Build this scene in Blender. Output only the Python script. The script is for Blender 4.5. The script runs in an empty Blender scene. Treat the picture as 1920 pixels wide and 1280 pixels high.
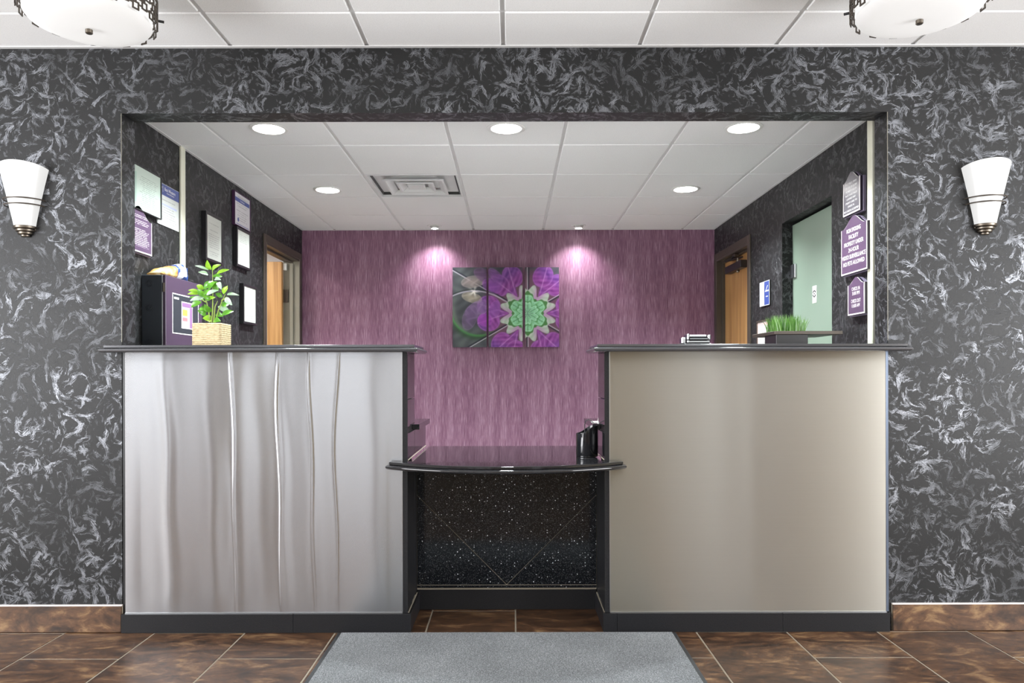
import bpy, bmesh, math, random
from mathutils import Vector, Matrix, Euler

# ------------------------------------------------------------------ camera, world, light, exposure
sc = bpy.context.scene
COL = sc.collection
F = 1408.0                       # focal length in pixels of the 1920 px wide frame
CAMZ = 1.15
cam_d = bpy.data.cameras.new('camera'); cam = bpy.data.objects.new('camera', cam_d); COL.objects.link(cam)
cam_d.sensor_width = 36.0; cam_d.lens = F * 36.0 / 1920.0; cam_d.shift_y = 62.0 / 1920.0
cam_d.clip_start = 0.05; cam_d.clip_end = 100
cam.location = (0, 0, CAMZ); cam.rotation_euler = Euler((math.radians(90), 0.0022, 0), 'XYZ')
sc.camera = cam
sc.view_settings.view_transform = 'Standard'; sc.view_settings.look = 'None'
sc.view_settings.gamma = 1.0; sc.view_settings.use_curve_mapping = False
sc.view_settings.exposure = 0.40
sc.cycles.use_denoising = True
sc.cycles.max_bounces = 8; sc.cycles.diffuse_bounces = 5; sc.cycles.glossy_bounces = 4
sc.cycles.sample_clamp_indirect = 4.0
world = bpy.data.worlds.new('daylight'); sc.world = world; world.use_nodes = True
world.node_tree.nodes['Background'].inputs[0].default_value = (0.93, 0.96, 1.0, 1)
world.node_tree.nodes['Background'].inputs[1].default_value = 1.85
DRUM_L = 0.36; SCONCE_L = 1.25; CAN_W = 25.0; SIDE_FILL_W = 235.0; SPOT_W = 27.0

# ------------------------------------------------------------------ main dimensions (metres)
W, WB = 3.37, 3.49               # front and back face of the lobby wall with the hatch
OL, OR_, HEAD = -1.751, 1.687, 2.325
XL, XR, YB = -1.84, 1.779, 6.59  # office side walls and rear wall
CO, CL = 2.42, 2.62              # office and lobby ceiling
LX0, LX1, LY = -4.2, 4.2, -4.6   # lobby behind the camera

def lin(r, g, b):
    f = lambda c: (c/255/12.92) if c/255 <= 0.04045 else ((c/255+0.055)/1.055)**2.4
    return (f(r), f(g), f(b), 1.0)

# ------------------------------------------------------------------ node helpers
class NT:
    def __init__(s, name):
        s.m = bpy.data.materials.new(name); s.m.use_nodes = True
        s.t = s.m.node_tree; s.b = s.t.nodes['Principled BSDF']
        s.out = s.t.nodes['Material Output']
    def put(s, sock, v):
        if v is None: return
        if isinstance(v, bpy.types.NodeSocket): s.t.links.new(v, sock)
        else:
            if sock.type == 'RGBA' and isinstance(v, (tuple, list)) and len(v) == 3: v = (*v, 1)
            sock.default_value = v
    def node(s, typ, props=None, **ins):
        n = s.t.nodes.new(typ)
        for k, v in (props or {}).items(): setattr(n, k, v)
        for k, v in ins.items():
            key = int(k[1:]) if k[0] == 'i' and k[1:].isdigit() else k.replace('_', ' ')
            s.put(n.inputs[key], v)
        return n
    def M(s, op, a, b=None, c=None, clamp=False):
        n = s.t.nodes.new('ShaderNodeMath'); n.operation = op; n.use_clamp = clamp
        s.put(n.inputs[0], a); s.put(n.inputs[1], b); s.put(n.inputs[2], c); return n.outputs[0]
    def V(s, op, a, b=None, sc_=None):
        n = s.t.nodes.new('ShaderNodeVectorMath'); n.operation = op
        s.put(n.inputs[0], a); s.put(n.inputs[1], b)
        if sc_ is not None: s.put(n.inputs['Scale'], sc_)
        return n.outputs[0]
    def coord(s, which='Object'): return s.node('ShaderNodeTexCoord').outputs[which]
    def sep(s, v):
        n = s.node('ShaderNodeSeparateXYZ', i0=v); return n.outputs[0], n.outputs[1], n.outputs[2]
    def comb(s, x=0.0, y=0.0, z=0.0): return s.node('ShaderNodeCombineXYZ', i0=x, i1=y, i2=z).outputs[0]
    def noise(s, v, scale=5.0, detail=2.0, rough=0.5, dist=0.0, dim='3D', col=False):
        n = s.node('ShaderNodeTexNoise', {'noise_dimensions': dim}, Vector=v, Scale=scale, Detail=detail, Roughness=rough, Distortion=dist)
        return n.outputs['Color' if col else 0]
    def ramp(s, f, stops, interp='LINEAR'):
        n = s.node('ShaderNodeValToRGB', i0=f); r = n.color_ramp; r.interpolation = interp
        while len(r.elements) < len(stops): r.elements.new(0.5)
        for e, (p, c) in zip(r.elements, stops):
            e.position = p; e.color = c if len(c) == 4 else (*c, 1)
        return n.outputs[0]
    def sm(s, x, a, b):
        n = s.node('ShaderNodeMapRange', {'interpolation_type': 'SMOOTHSTEP'}, i0=x, i1=a, i2=b, i3=0.0, i4=1.0)
        return n.outputs[0]
    def mix(s, f, a, b):
        n = s.node('ShaderNodeMix', {'data_type': 'RGBA'}); s.put(n.inputs[0], f); s.put(n.inputs[6], a); s.put(n.inputs[7], b); return n.outputs[2]
    def bump(s, h, strength=0.3, dist=0.01):
        return s.node('ShaderNodeBump', Strength=strength, Distance=dist, Height=h).outputs[0]
    def set(s, **kw):
        for k, v in kw.items(): s.put(s.b.inputs[k.replace('_', ' ')], v)
        return s.m

def plain(name, col, rough=0.5, metal=0.0, **kw):
    n = NT(name)
    v = n.noise(n.coord(), 9.0, 3.0)
    c = n.mix(v, [x*0.93 for x in col[:3]]+[1], [min(1, x*1.07) for x in col[:3]]+[1])
    return n.set(Base_Color=c, Roughness=rough, Metallic=metal, **kw)

def emissive(name, col, strength, base=(0.8, 0.8, 0.8, 1), rough=0.4):
    n = NT(name)
    return n.set(Base_Color=base, Roughness=rough, Emission_Color=col, Emission_Strength=strength)

def paint_mat(name, side=False):
    n = NT(name); x, y, z = n.sep(n.coord())
    nx, ny, nz = n.sep(n.node('ShaderNodeNewGeometry').outputs['True Normal'])
    if side: u = n.M('ADD', y, n.M('MULTIPLY', x, n.M('ABSOLUTE', ny))); v = n.M('ADD', z, n.M('MULTIPLY', x, n.M('ABSOLUTE', nz)))
    else: u = n.M('ADD', x, n.M('MULTIPLY', y, n.M('ABSOLUTE', nx))); v = n.M('ADD', z, n.M('MULTIPLY', y, n.M('ABSOLUTE', nz)))
    P = n.comb(u, v, 0.0)
    wob = n.V('SUBTRACT', n.noise(P, 6.0, 1.0, dim='2D', col=True), (0.5, 0.5, 0.5))
    wob2 = n.V('SUBTRACT', n.noise(P, 42.0, 1.0, dim='2D', col=True), (0.5, 0.5, 0.5))
    P0 = P
    P = n.V('ADD', n.V('ADD', P, n.V('SCALE', wob, sc_=0.07)), n.V('SCALE', wob2, sc_=0.012))
    total = None
    for k, (scale, ln, wd, thr, amp) in enumerate([(9.0, 0.62, 0.10, 0.42, 1.0), (12.0, 0.58, 0.15, 0.44, 1.0), (14.5, 0.52, 0.17, 0.45, 1.0), (19.0, 0.50, 0.17, 0.46, 0.9), (26.0, 0.48, 0.16, 0.47, 0.75), (42.0, 0.48, 0.18, 0.47, 0.45)]):
        Q = n.V('ADD', n.V('SCALE', P, sc_=scale), (13.7*k+3.1, 7.3*k+1.7, 0))
        vo = n.node('ShaderNodeTexVoronoi', {'voronoi_dimensions': '2D', 'feature': 'F1'}, Vector=Q, Scale=1.0, Randomness=1.0)
        loc = n.V('SUBTRACT', Q, vo.outputs['Position'])
        cr, cg, cb = n.sep(vo.outputs['Color'])
        rot = n.node('ShaderNodeVectorRotate', {'rotation_type': 'Z_AXIS'}, Vector=loc, Angle=n.M('MULTIPLY', cr, 6.283)).outputs[0]
        a, b, _ = n.sep(rot)
        b = n.M('ADD', b, n.M('MULTIPLY', n.M('MULTIPLY', a, a), n.M('MULTIPLY', n.M('SUBTRACT', cg, 0.5), 2.4)))
        e1 = n.M('DIVIDE', a, n.M('MULTIPLY_ADD', cb, 0.35, ln-0.2)); e2 = n.M('DIVIDE', b, n.M('MULTIPLY_ADD', cg, wd*0.9, wd*0.55))
        d = n.M('ADD', n.M('MULTIPLY', e1, e1), n.M('MULTIPLY', e2, e2))
        st = n.noise(n.comb(n.M('MULTIPLY', a, 2.2), n.M('MULTIPLY', b, 13.0), n.M('MULTIPLY', cb, 40.0)), 1.6, 3.0, 0.65)
        val = n.M('SUBTRACT', n.M('ADD', st, 0.12), n.M('MULTIPLY', d, 0.16))      # ragged stroke edge
        msk = n.M('MULTIPLY', n.sm(val, thr+.085, thr+.15), n.M('MULTIPLY', n.M('GREATER_THAN', cb, 0.42), amp))
        msk = n.M('MULTIPLY', msk, n.M('SUBTRACT', 1.0, n.sm(d, .8, 1.2)))
        total = msk if total is None else n.M('MAXIMUM', total, msk)
    grain = n.noise(P0, 260.0, 2.0, 0.6, dim='2D')
    cloud = n.noise(P0, 1.6, 2.0, dim='2D')
    base = n.mix(cloud, lin(23, 23, 24), lin(35, 35, 35))
    tone = n.noise(P0, 22.0, 2.0, 0.6, dim='2D')
    msk = n.M('MULTIPLY', total, n.M('MULTIPLY', n.M('MULTIPLY_ADD', n.sm(grain, 0.25, 0.6), .5, .5), n.M('MULTIPLY_ADD', n.sm(tone, .3, .62), .5, .5)))
    msk = n.M('MULTIPLY', msk, n.M('MULTIPLY_ADD', n.sm(n.noise(P0, 2.6, 2.0, 0.55, dim='2D'), .34, .6), .62, .38))
    colr = n.mix(msk, base, lin(112, 113, 116) if side else lin(134, 136, 141))  # same paint; darker side strokes carry the office's dimmer light in their colour
    h = n.M('ADD', n.M('MULTIPLY', msk, 0.9), n.M('MULTIPLY', grain, 0.35))
    return n.set(Base_Color=colr, Metallic=n.M('MINIMUM', n.M('MULTIPLY', msk, 1.5), 0.96), Roughness=n.M('MULTIPLY_ADD', msk, -0.14, 0.50), Specular_IOR_Level=0.3, Normal=n.bump(h, 0.55, 0.0022))

def purple_mat():
    n = NT('purple_strie_wallpaper'); x, y, z = n.sep(n.coord())
    a = n.noise(n.comb(n.M('MULTIPLY', x, 240.0), n.M('MULTIPLY', z, 8.0), y), 1.0, 3.0, 0.65)
    b = n.noise(n.comb(n.M('MULTIPLY', x, 14.0), n.M('MULTIPLY', z, 0.8), y), 1.0, 2.0)
    v = n.M('ADD', n.M('MULTIPLY', a, 0.75), n.M('MULTIPLY', b, 0.25))
    c = n.ramp(v, [(0.32, lin(88, 50, 74)), (0.5, lin(126, 87, 110)), (0.7, lin(176, 144, 162))])
    return n.set(Base_Color=c, Roughness=0.5, Normal=n.bump(a, 0.2, 0.002))

def brown_tile_mat():
    n = NT('brown_slate_tile')
    oi = n.node('ShaderNodeObjectInfo')
    P = n.V('ADD', n.coord(), n.V('SCALE', n.comb(oi.outputs['Random'], n.M('MULTIPLY', oi.outputs['Random'], 3.7), 0.0), sc_=40.0))
    st = n.V('MULTIPLY', P, (1.0, 2.2, 1.6))
    a = n.noise(st, 4.0, 5.0, 0.62, 1.6); b = n.noise(st, 17.0, 4.0, 0.6, 0.8)
    v = n.M('ADD', n.M('MULTIPLY', a, 0.72), n.M('MULTIPLY', b, 0.28))
    c = n.ramp(v, [(0.33, lin(34, 23, 15)), (0.45, lin(64, 44, 30)), (0.54, lin(90, 63, 43)), (0.66, lin(140, 111, 78))])
    return n.set(Base_Color=c, Roughness=n.M('MULTIPLY_ADD', b, 0.15, 0.27), Normal=n.bump(v, 0.12, 0.004))

def ceiling_mat(name, col):
    n = NT(name)
    a = n.noise(n.coord(), 260.0, 2.0, 0.6)
    c = n.mix(n.sm(a, 0.35, 0.5), [x*0.9 for x in col[:3]]+[1], col)
    return n.set(Base_Color=c, Roughness=0.9, Normal=n.bump(a, 0.25, 0.002))

def quartz_mat():
    n = NT('black_sparkle_quartz')
    x, y, z = n.sep(n.coord()); P = n.comb(x, z, 0.0)
    vo = n.node('ShaderNodeTexVoronoi', {'voronoi_dimensions': '2D'}, Vector=P, Scale=75.0, Randomness=1.0)
    cr, cg, cb = n.sep(vo.outputs['Color'])
    r = n.M('MULTIPLY_ADD', cg, 0.16, 0.04)
    dot = n.M('MULTIPLY', n.M('LESS_THAN', vo.outputs['Distance'], r), n.M('GREATER_THAN', cr, 0.83))
    vo2 = n.node('ShaderNodeTexVoronoi', {'voronoi_dimensions': '2D'}, Vector=P, Scale=230.0, Randomness=1.0)
    dr, dg, db = n.sep(vo2.outputs['Color'])
    dot2 = n.M('MULTIPLY', n.M('LESS_THAN', vo2.outputs['Distance'], 0.3), n.M('MULTIPLY', n.M('GREATER_THAN', dr, 0.62), n.M('MULTIPLY', dg, 0.12)))
    s = n.M('MAXIMUM', n.M('MULTIPLY', dot, n.M('MULTIPLY_ADD', cb, 0.7, 0.3)), dot2)
    c = n.mix(s, (0.006, 0.007, 0.009, 1), (0.9, 0.92, 0.95, 1))
    return n.set(Base_Color=c, Roughness=n.M('MULTIPLY_ADD', s, 0.4, 0.09), Specular_IOR_Level=0.5)

def steel_mat(name, col, rough, aniso):
    n = NT(name)
    x, y, z = n.sep(n.coord())
    g = n.noise(n.comb(n.M('MULTIPLY', x, 2.0), n.M('MULTIPLY', z, 500.0), 0.0), 1.0, 2.0, 0.6)
    c = n.mix(g, [v*0.93 for v in col[:3]]+[1], col)
    tg = n.node('ShaderNodeTangent', {'direction_type': 'UV_MAP', 'uv_map': 'UVMap'})
    return n.set(Base_Color=c, Metallic=1.0, Roughness=rough, Anisotropic=aniso, Anisotropic_Rotation=0.25, Tangent=tg.outputs[0])

def wood_mat():
    n = NT('honey_oak_veneer'); x, y, z = n.sep(n.coord())
    a = n.noise(n.comb(n.M('MULTIPLY', n.M('ADD', x, y), 22.0), n.M('MULTIPLY', z, 1.1), 0.0), 1.0, 4.0, 0.6, 0.4)
    c = n.ramp(a, [(0.3, lin(146, 104, 58)), (0.5, lin(176, 132, 80)), (0.7, lin(194, 153, 102))])
    return n.set(Base_Color=c, Roughness=0.4)

def granite_mat(name, rough=0.12, lift=(0, 0, 0), metal=0.0, spec=0.7):
    n = NT(name)
    a = n.noise(n.coord(), 420.0, 2.0, 0.7)
    c = n.ramp(a, [(0.4, (0.008+lift[0], 0.008+lift[1], 0.009+lift[2])), (0.62, (0.018+lift[0], 0.018+lift[1], 0.02+lift[2])), (0.75, (0.07+lift[0], 0.07+lift[1], 0.075+lift[2]))])
    return n.set(Base_Color=c, Roughness=rough, Metallic=metal, Specular_IOR_Level=spec)

def mat_carpet():
    n = NT('grey_ribbed_carpet'); x, y, z = n.sep(n.coord())
    a = n.noise(n.comb(n.M('MULTIPLY', x, 190.0), n.M('MULTIPLY', y, 320.0), 0.0), 1.0, 3.0, 0.8)
    b = n.noise(n.coord(), 3.0, 2.0)
    v = n.M('ADD', n.M('MULTIPLY', a, 0.85), n.M('MULTIPLY', b, 0.15))
    c = n.ramp(v, [(0.28, lin(48, 50, 52)), (0.5, lin(104, 107, 109)), (0.72, lin(164, 168, 170))])
    return n.set(Base_Color=c, Roughness=0.95, Normal=n.bump(a, 0.6, 0.004))

def print_mat(name, paper, ink, rows, x0, x1, y0, y1, header=None, strength=0.55, seed=0.0, bands=()):
    """a sheet with unreadable lines of print, laid out in the sheet's own 0..1 space (x along, y up)"""
    n = NT(name); x, y, z = n.sep(n.coord('Generated'))
    r = n.M('MULTIPLY', y, float(rows)); row = n.M('FLOOR', r); fr = n.M('SUBTRACT', r, row)
    ln = n.M('MULTIPLY', n.M('GREATER_THAN', fr, 0.35), n.M('LESS_THAN', fr, 0.75))
    wd = n.noise(n.comb(n.M('MULTIPLY', x, 26.0), n.M('MULTIPLY', row, 7.7), seed), 1.0, 1.0)
    on = n.sm(wd, 0.38, 0.46)
    rw = n.node('ShaderNodeTexWhiteNoise', {'noise_dimensions': '2D'}, Vector=n.comb(row, seed, 0.0)).outputs['Value']
    half = n.M('MULTIPLY_ADD', rw, 0.45*(x1-x0)/2, 0.55*(x1-x0)/2)
    ins = n.M('LESS_THAN', n.M('ABSOLUTE', n.M('SUBTRACT', x, (x0+x1)/2)), half)
    ins = n.M('MULTIPLY', ins, n.M('MULTIPLY', n.M('GREATER_THAN', y, y0), n.M('LESS_THAN', y, y1)))
    skip = n.M('GREATER_THAN', rw, 0.16)
    f = n.M('MULTIPLY', n.M('MULTIPLY', ln, on), n.M('MULTIPLY', n.M('MULTIPLY', ins, skip), strength))
    c = n.mix(f, paper, ink)
    for (a0, a1, b0, b1, colr) in bands:
        k = n.M('MULTIPLY', n.M('MULTIPLY', n.M('GREATER_THAN', x, a0), n.M('LESS_THAN', x, a1)), n.M('MULTIPLY', n.M('GREATER_THAN', y, b0), n.M('LESS_THAN', y, b1)))
        c = n.mix(k, c, colr)
    return n.set(Base_Color=c, Roughness=0.35)

def art_mat():
    n = NT('canvas_print')
    a = n.node('ShaderNodeVertexColor', {'layer_name': 'print'})
    return n.set(Base_Color=a.outputs[0], Roughness=0.3, Specular_IOR_Level=0.25)

MT = {
    'paint': paint_mat('charcoal_silver_brushed_paint'), 'paint_side': paint_mat('charcoal_silver_brushed_paint_dimmed', True),
    'purple': purple_mat(), 'tile': brown_tile_mat(),
    'grout': plain('pale_grout', lin(150, 141, 125), 0.9),
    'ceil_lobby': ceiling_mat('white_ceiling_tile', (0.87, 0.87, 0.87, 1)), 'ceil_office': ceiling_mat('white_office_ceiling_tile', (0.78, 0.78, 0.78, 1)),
    'grid': plain('ceiling_grid_white', (0.66, 0.66, 0.66, 1), 0.5),
    'quartz': quartz_mat(), 'granite': granite_mat('polished_black_granite', 0.16, (.075, .075, .08), .45), 'granite_low': granite_mat('polished_black_granite_gloss', 0.05),
    'black_tile': granite_mat('honed_black_tile', 0.35, spec=.3),
    'edge_film': plain('blue_film_edge', lin(96, 106, 122), .3, .6),
    'side_tile': granite_mat('glossy_black_side_tile', 0.07),
    'steel_a': steel_mat('brushed_steel_sheet', (0.54, 0.545, 0.56, 1), 0.22, 0.98),
    'steel_b': steel_mat('satin_steel_sheet', (0.55, 0.54, 0.495, 1), 0.34, 0.93),
    'trim_steel': plain('steel_trim', (0.55, 0.56, 0.58, 1), 0.3, 1.0),
    'wood': wood_mat(), 'bronze': plain('dark_bronze_metal', lin(74, 66, 58), 0.45, 0.3),
    'jamb_grey': plain('grey_painted_jamb', lin(128, 124, 112), 0.45),
    'black': plain('satin_black', (0.012, 0.012, 0.013, 1), 0.35), 'gloss_black': plain('gloss_black_plastic', (0.01, 0.011, 0.013, 1), 0.1),
    'white': plain('white_plastic', (0.75, 0.75, 0.73, 1), 0.4), 'wall_white': plain('white_wall_paint', (0.75, 0.75, 0.74, 1), 0.7),
    'beige': plain('beige_wall_paint', lin(196, 186, 160), 0.7), 'grey_wall': plain('pale_grey_wall_paint', lin(190, 190, 188), 0.7),
    'cream': plain('cream_raceway', lin(205, 204, 186), 0.4),
    'brown_dark': plain('dark_brown_panel', lin(62, 48, 42), 0.5), 'office_floor': plain('pale_office_floor', (0.6, 0.58, 0.55, 1), 0.5),
    'carpet': mat_carpet(), 'rubber': plain('dark_rubber', lin(52, 54, 56), 0.6),
    'art': art_mat(), 'canvas_edge': plain('dark_canvas_edge', lin(60, 30, 62), 0.5),
    'sign_purple': plain('purple_sign_face', lin(84, 66, 88), 0.3), 'sign_grey': plain('greyed_purple_sign_face', lin(94, 90, 96), 0.2), 'sign_edge': plain('pale_sign_edge', lin(222, 216, 214), 0.4),
    'sign_back': plain('dark_plum_sign_back', lin(40, 32, 48), 0.3), 'ink_white': plain('white_lettering', lin(240, 238, 236), 0.5),
    'vent_shade': plain('shaded_duct_metal', lin(70, 70, 70), .6),  # duct shade put into the colour
    'sign_mid': plain('lavender_sign_edge', lin(112, 104, 122), 0.35),
    'navy': plain('navy_print', lin(52, 68, 130), 0.4), 'frame_black': plain('black_picture_frame', (0.012, 0.011, 0.013, 1), 0.3),
    'nickel': plain('brushed_nickel', lin(120, 112, 102), 0.32, 1.0),
}

# ------------------------------------------------------------------ mesh helpers
class MB:
    def __init__(s): s.v = []; s.f = []
    def add(s, vs, fs):
        k = len(s.v); s.v += [tuple(p) for p in vs]; s.f += [tuple(i+k for i in f) for f in fs]; return s
    def box(s, x0, x1, y0, y1, z0, z1, M=None):
        vs = [(x, y, z) for z in (z0, z1) for y in (y0, y1) for x in (x0, x1)]
        if M is not None: vs = [M @ Vector(p) for p in vs]
        return s.add(vs, [(0, 2, 3, 1), (4, 5, 7, 6), (0, 1, 5, 4), (2, 6, 7, 3), (0, 4, 6, 2), (1, 3, 7, 5)])
    def prism(s, poly, z0, z1, fn=None):
        n = len(poly); vs = [(x, y, z0) for x, y in poly] + [(x, y, z1) for x, y in poly]
        if fn: vs = [fn(*p) for p in vs]
        return s.add(vs, [tuple(range(n))[::-1], tuple(range(n, 2*n))] + [(i, (i+1) % n, n+(i+1) % n, n+i) for i in range(n)])
    def loft(s, rings, closed=True, cap0=True, cap1=True):
        n = len(rings[0]); vs = [p for r in rings for p in r]; fs = []
        for i in range(len(rings)-1):
            for j in range(n if closed else n-1):
                a, b = i*n+j, i*n+(j+1) % n; fs.append((a, b, b+n, a+n))
        if cap0: fs.append(tuple(range(n))[::-1])
        if cap1: fs.append(tuple(range((len(rings)-1)*n, len(rings)*n)))
        return s.add(vs, fs)
    def lathe(s, prof, n=32, c=(0, 0, 0), caps=(True, True)):
        return s.loft([[(c[0]+r*math.cos(2*math.pi*k/n), c[1]+r*math.sin(2*math.pi*k/n), c[2]+z) for k in range(n)] for r, z in prof], True, *caps)
    def tube(s, pts, r, n=8):
        pts = [Vector(p) for p in pts]; rings = []
        for i, p in enumerate(pts):
            d = (pts[min(i+1, len(pts)-1)] - pts[max(i-1, 0)]).normalized()
            a = d.orthogonal().normalized() if i == 0 else (rings_a - d*rings_a.dot(d)).normalized()
            rings_a = a; b = d.cross(a)
            rr = r[i] if isinstance(r, (list, tuple)) else r
            rings.append([p + (a*math.cos(2*math.pi*k/n)+b*math.sin(2*math.pi*k/n))*rr for k in range(n)])
        return s.loft(rings)
    def ring(s, x0, x1, y0, y1, t, z0, z1):
        """a rectangular frame of bar width t as one connected piece"""
        o = [(x0, y0), (x1, y0), (x1, y1), (x0, y1)]; i = [(x0+t, y0+t), (x1-t, y0+t), (x1-t, y1-t), (x0+t, y1-t)]
        vs = [(*p, z) for z in (z0, z1) for p in o+i]; fs = []
        for k in range(4):
            l = (k+1) % 4
            fs += [(k, l, 4+l, 4+k), (8+k, 12+k, 12+l, 8+l), (k, 8+k, 8+l, l), (4+k, 4+l, 12+l, 12+k)]
        return s.add(vs, fs)
    def mesh(s, name, mat=None, smooth=False, bevel=0.0, seg=1):
        me = bpy.data.meshes.new(name); me.from_pydata(s.v, [], s.f)
        bm = bmesh.new(); bm.from_mesh(me)
        bmesh.ops.recalc_face_normals(bm, faces=bm.faces)
        if bevel > 0:
            es = [e for e in bm.edges if len(e.link_faces) == 2 and e.calc_face_angle(0) > 0.6]
            bmesh.ops.bevel(bm, geom=es, offset=bevel, segments=seg, profile=0.5, affect='EDGES', clamp_overlap=True)
        bm.to_mesh(me); bm.free()
        if mat is not None: me.materials.append(MT[mat] if isinstance(mat, str) else mat)
        if smooth:
            for p in me.polygons: p.use_smooth = True
            try: me.set_sharp_from_angle(angle=math.radians(38))
            except Exception: pass
        return me
    def build(s, name, mat, parent=None, loc=None, **kw): return link(name, s.mesh(name, mat, **kw), parent, loc)

def link(name, me, parent=None, loc=None):
    o = bpy.data.objects.new(name, me); COL.objects.link(o)
    if parent is not None: o.parent = parent
    if loc is not None: o.location = loc
    return o
def tag(o, label=None, cat=None, group=None, kind=None):
    for k, v in (('label', label), ('category', cat), ('group', group), ('kind', kind)):
        if v: o[k] = v
    return o
def thing(name, label, cat, loc=(0, 0, 0), rot=None, group=None):
    o = bpy.data.objects.new(name, None); COL.objects.link(o); o.location = loc; o.empty_display_size = 0.05
    if rot is not None: o.rotation_euler = rot.to_euler()
    return tag(o, label, cat, group)
def structure(o, label=None): return tag(o, label, None, None, 'structure')
FACE_L = Matrix(((0, 0, 1), (1, 0, 0), (0, 1, 0)))     # local x -> +Y, y -> +Z, z -> +X  (hangs on the office's plant-side wall)
FACE_R = Matrix(((0, 0, -1), (-1, 0, 0), (0, 1, 0)))   # local x -> -Y, y -> +Z, z -> -X
FACE_F = Matrix(((1, 0, 0), (0, 0, -1), (0, 1, 0)))    # local x -> +X, y -> +Z, z -> -Y

def wall_grid(us, vs, holes, t0, t1, fn):
    m = MB(); idx = {}
    def vid(u, v, t):
        k = (round(u, 5), round(v, 5), round(t, 5))
        if k not in idx: idx[k] = len(m.v); m.v.append(fn(u, v, t))
        return idx[k]
    us = sorted(set(us)); vs = sorted(set(vs)); full = {}
    for i in range(len(us)-1):
        for j in range(len(vs)-1):
            cu, cv = (us[i]+us[i+1])/2, (vs[j]+vs[j+1])/2
            full[i, j] = not any(a < cu < b and c < cv < d for a, b, c, d in holes)
    for (i, j), ok in full.items():
        if not ok: continue
        a, b, c, d = us[i], us[i+1], vs[j], vs[j+1]
        for t in (t0, t1): m.f.append((vid(a, c, t), vid(b, c, t), vid(b, d, t), vid(a, d, t)))
        for (di, dj, p, q) in ((-1, 0, (a, c), (a, d)), (1, 0, (b, c), (b, d)), (0, -1, (a, c), (b, c)), (0, 1, (a, d), (b, d))):
            if not full.get((i+di, j+dj), False):
                m.f.append((vid(*p, t0), vid(*q, t0), vid(*q, t1), vid(*p, t1)))
    return m

def offset_poly(poly, d):
    n = len(poly); out = []
    for i in range(n):
        p0, p1, p2 = Vector(poly[i-1]), Vector(poly[i]), Vector(poly[(i+1) % n])
        e1 = (p1-p0).normalized(); e2 = (p2-p1).normalized()
        n1 = Vector((e1.y, -e1.x)); n2 = Vector((e2.y, -e2.x))
        k = (n1+n2); k = k / max(1e-6, k.dot(n1)); k = k if k.length < 3 else k.normalized()*1.4
        out.append(tuple(p1 + k*d))
    return out
def profiled_slab(poly, prof):
    """poly counter-clockwise; prof: (outward offset, z)"""
    return MB().loft([[(x, y, z) for x, y in offset_poly(poly, d)] for d, z in prof])

def text_mesh(body, height, width=None, ext=0.0004, align='CENTER', spacing=1.0):
    cu = bpy.data.curves.new('lettering', 'FONT'); cu.body = body; cu.size = 1.0; cu.align_x = align; cu.align_y = 'CENTER'
    cu.extrude = 0.0; cu.resolution_u = 3; cu.space_character = spacing
    ob = bpy.data.objects.new('lettering', cu); COL.objects.link(ob)
    dg = bpy.context.evaluated_depsgraph_get(); dg.update()
    me = bpy.data.meshes.new_from_object(ob.evaluated_get(dg)); me.name = 'lettering'
    bpy.data.objects.remove(ob); bpy.data.curves.remove(cu)
    xs = [v.co.x for v in me.vertices]; ys = [v.co.y for v in me.vertices]
    sy = height / 0.73; sx = sy if width is None else width / (max(xs)-min(xs))
    cx = (max(xs)+min(xs))/2 if align == 'CENTER' else min(xs)
    cy = (max(ys)+min(ys))/2
    for v in me.vertices: v.co = ((v.co.x-cx)*sx, (v.co.y-cy)*sy, ext)
    return me
def lettering(body, x, y, z, height, parent, mat='ink_white', width=None, **kw):
    me = text_mesh(body, height, width, **kw); me.materials.clear(); me.materials.append(MT[mat])
    return link('lettering', me, parent, (x, y, z))

def bw(mb, name, mat, parent, **kw):
    """mesh given in world coordinates, parented under an unrotated thing (or a part of one)"""
    off = Vector((0, 0, 0)); p = parent
    while p is not None: off += p.location; p = p.parent
    mb.v = [(v[0]-off.x, v[1]-off.y, v[2]-off.z) for v in mb.v]
    return mb.build(name, mat, parent, **kw)
def piece(x0, x1, y0, y1, z0, z1, name, mat, parent, bevel=0.0015):
    """a box piece with its origin at its own centre"""
    c = Vector(((x0+x1)/2, (y0+y1)/2, (z0+z1)/2)); off = Vector((0, 0, 0)); p = parent
    while p is not None: off += p.location; p = p.parent
    key = (round(x1-x0, 4), round(y1-y0, 4), round(z1-z0, 4), mat, bevel)
    if key not in CACHE:
        a, b, d = (x1-x0)/2, (y1-y0)/2, (z1-z0)/2
        CACHE[key] = MB().box(-a, a, -b, b, -d, d).mesh(name, mat, bevel=bevel)
    return link(name, CACHE[key], parent, c-off)
CACHE = {}

# ================================================================== THE SETTING
# ---- floor
floor = structure(MB().box(LX0-.1, LX1+.1, LY-.1, W+.6, -.08, -.0012).build('floor', 'grout'), 'brown stone-look tile floor with pale grout lines')
TX = lambda k: 0.014 + 0.4031*k
for k in range(-7, 7):
    ys = [1.827+.305*(1 if k % 2 == 0 else 0) + .61*i for i in range(-1, 5)]
    for a, b in zip(ys[:-1], ys[1:]):
        a2, b2 = max(a, 1.5), min(b, 3.70)
        if b2-a2 > .03: piece(TX(k)+.0035, TX(k+1)-.0035, a2+.0035, b2-.0035, -.012, 0, 'floor_tile', 'tile', floor, .0012)
MB().box(LX0, LX1, LY, 1.5, -.03, 0).build('floor_field', 'tile', floor)
structure(MB().box(XL-1.8, XR+1.0, W+.6, YB+.5, -.08, -.001).build('floor_office', 'office_floor'))  # unseen; pale colour chosen to bounce light up to the ceiling

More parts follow.
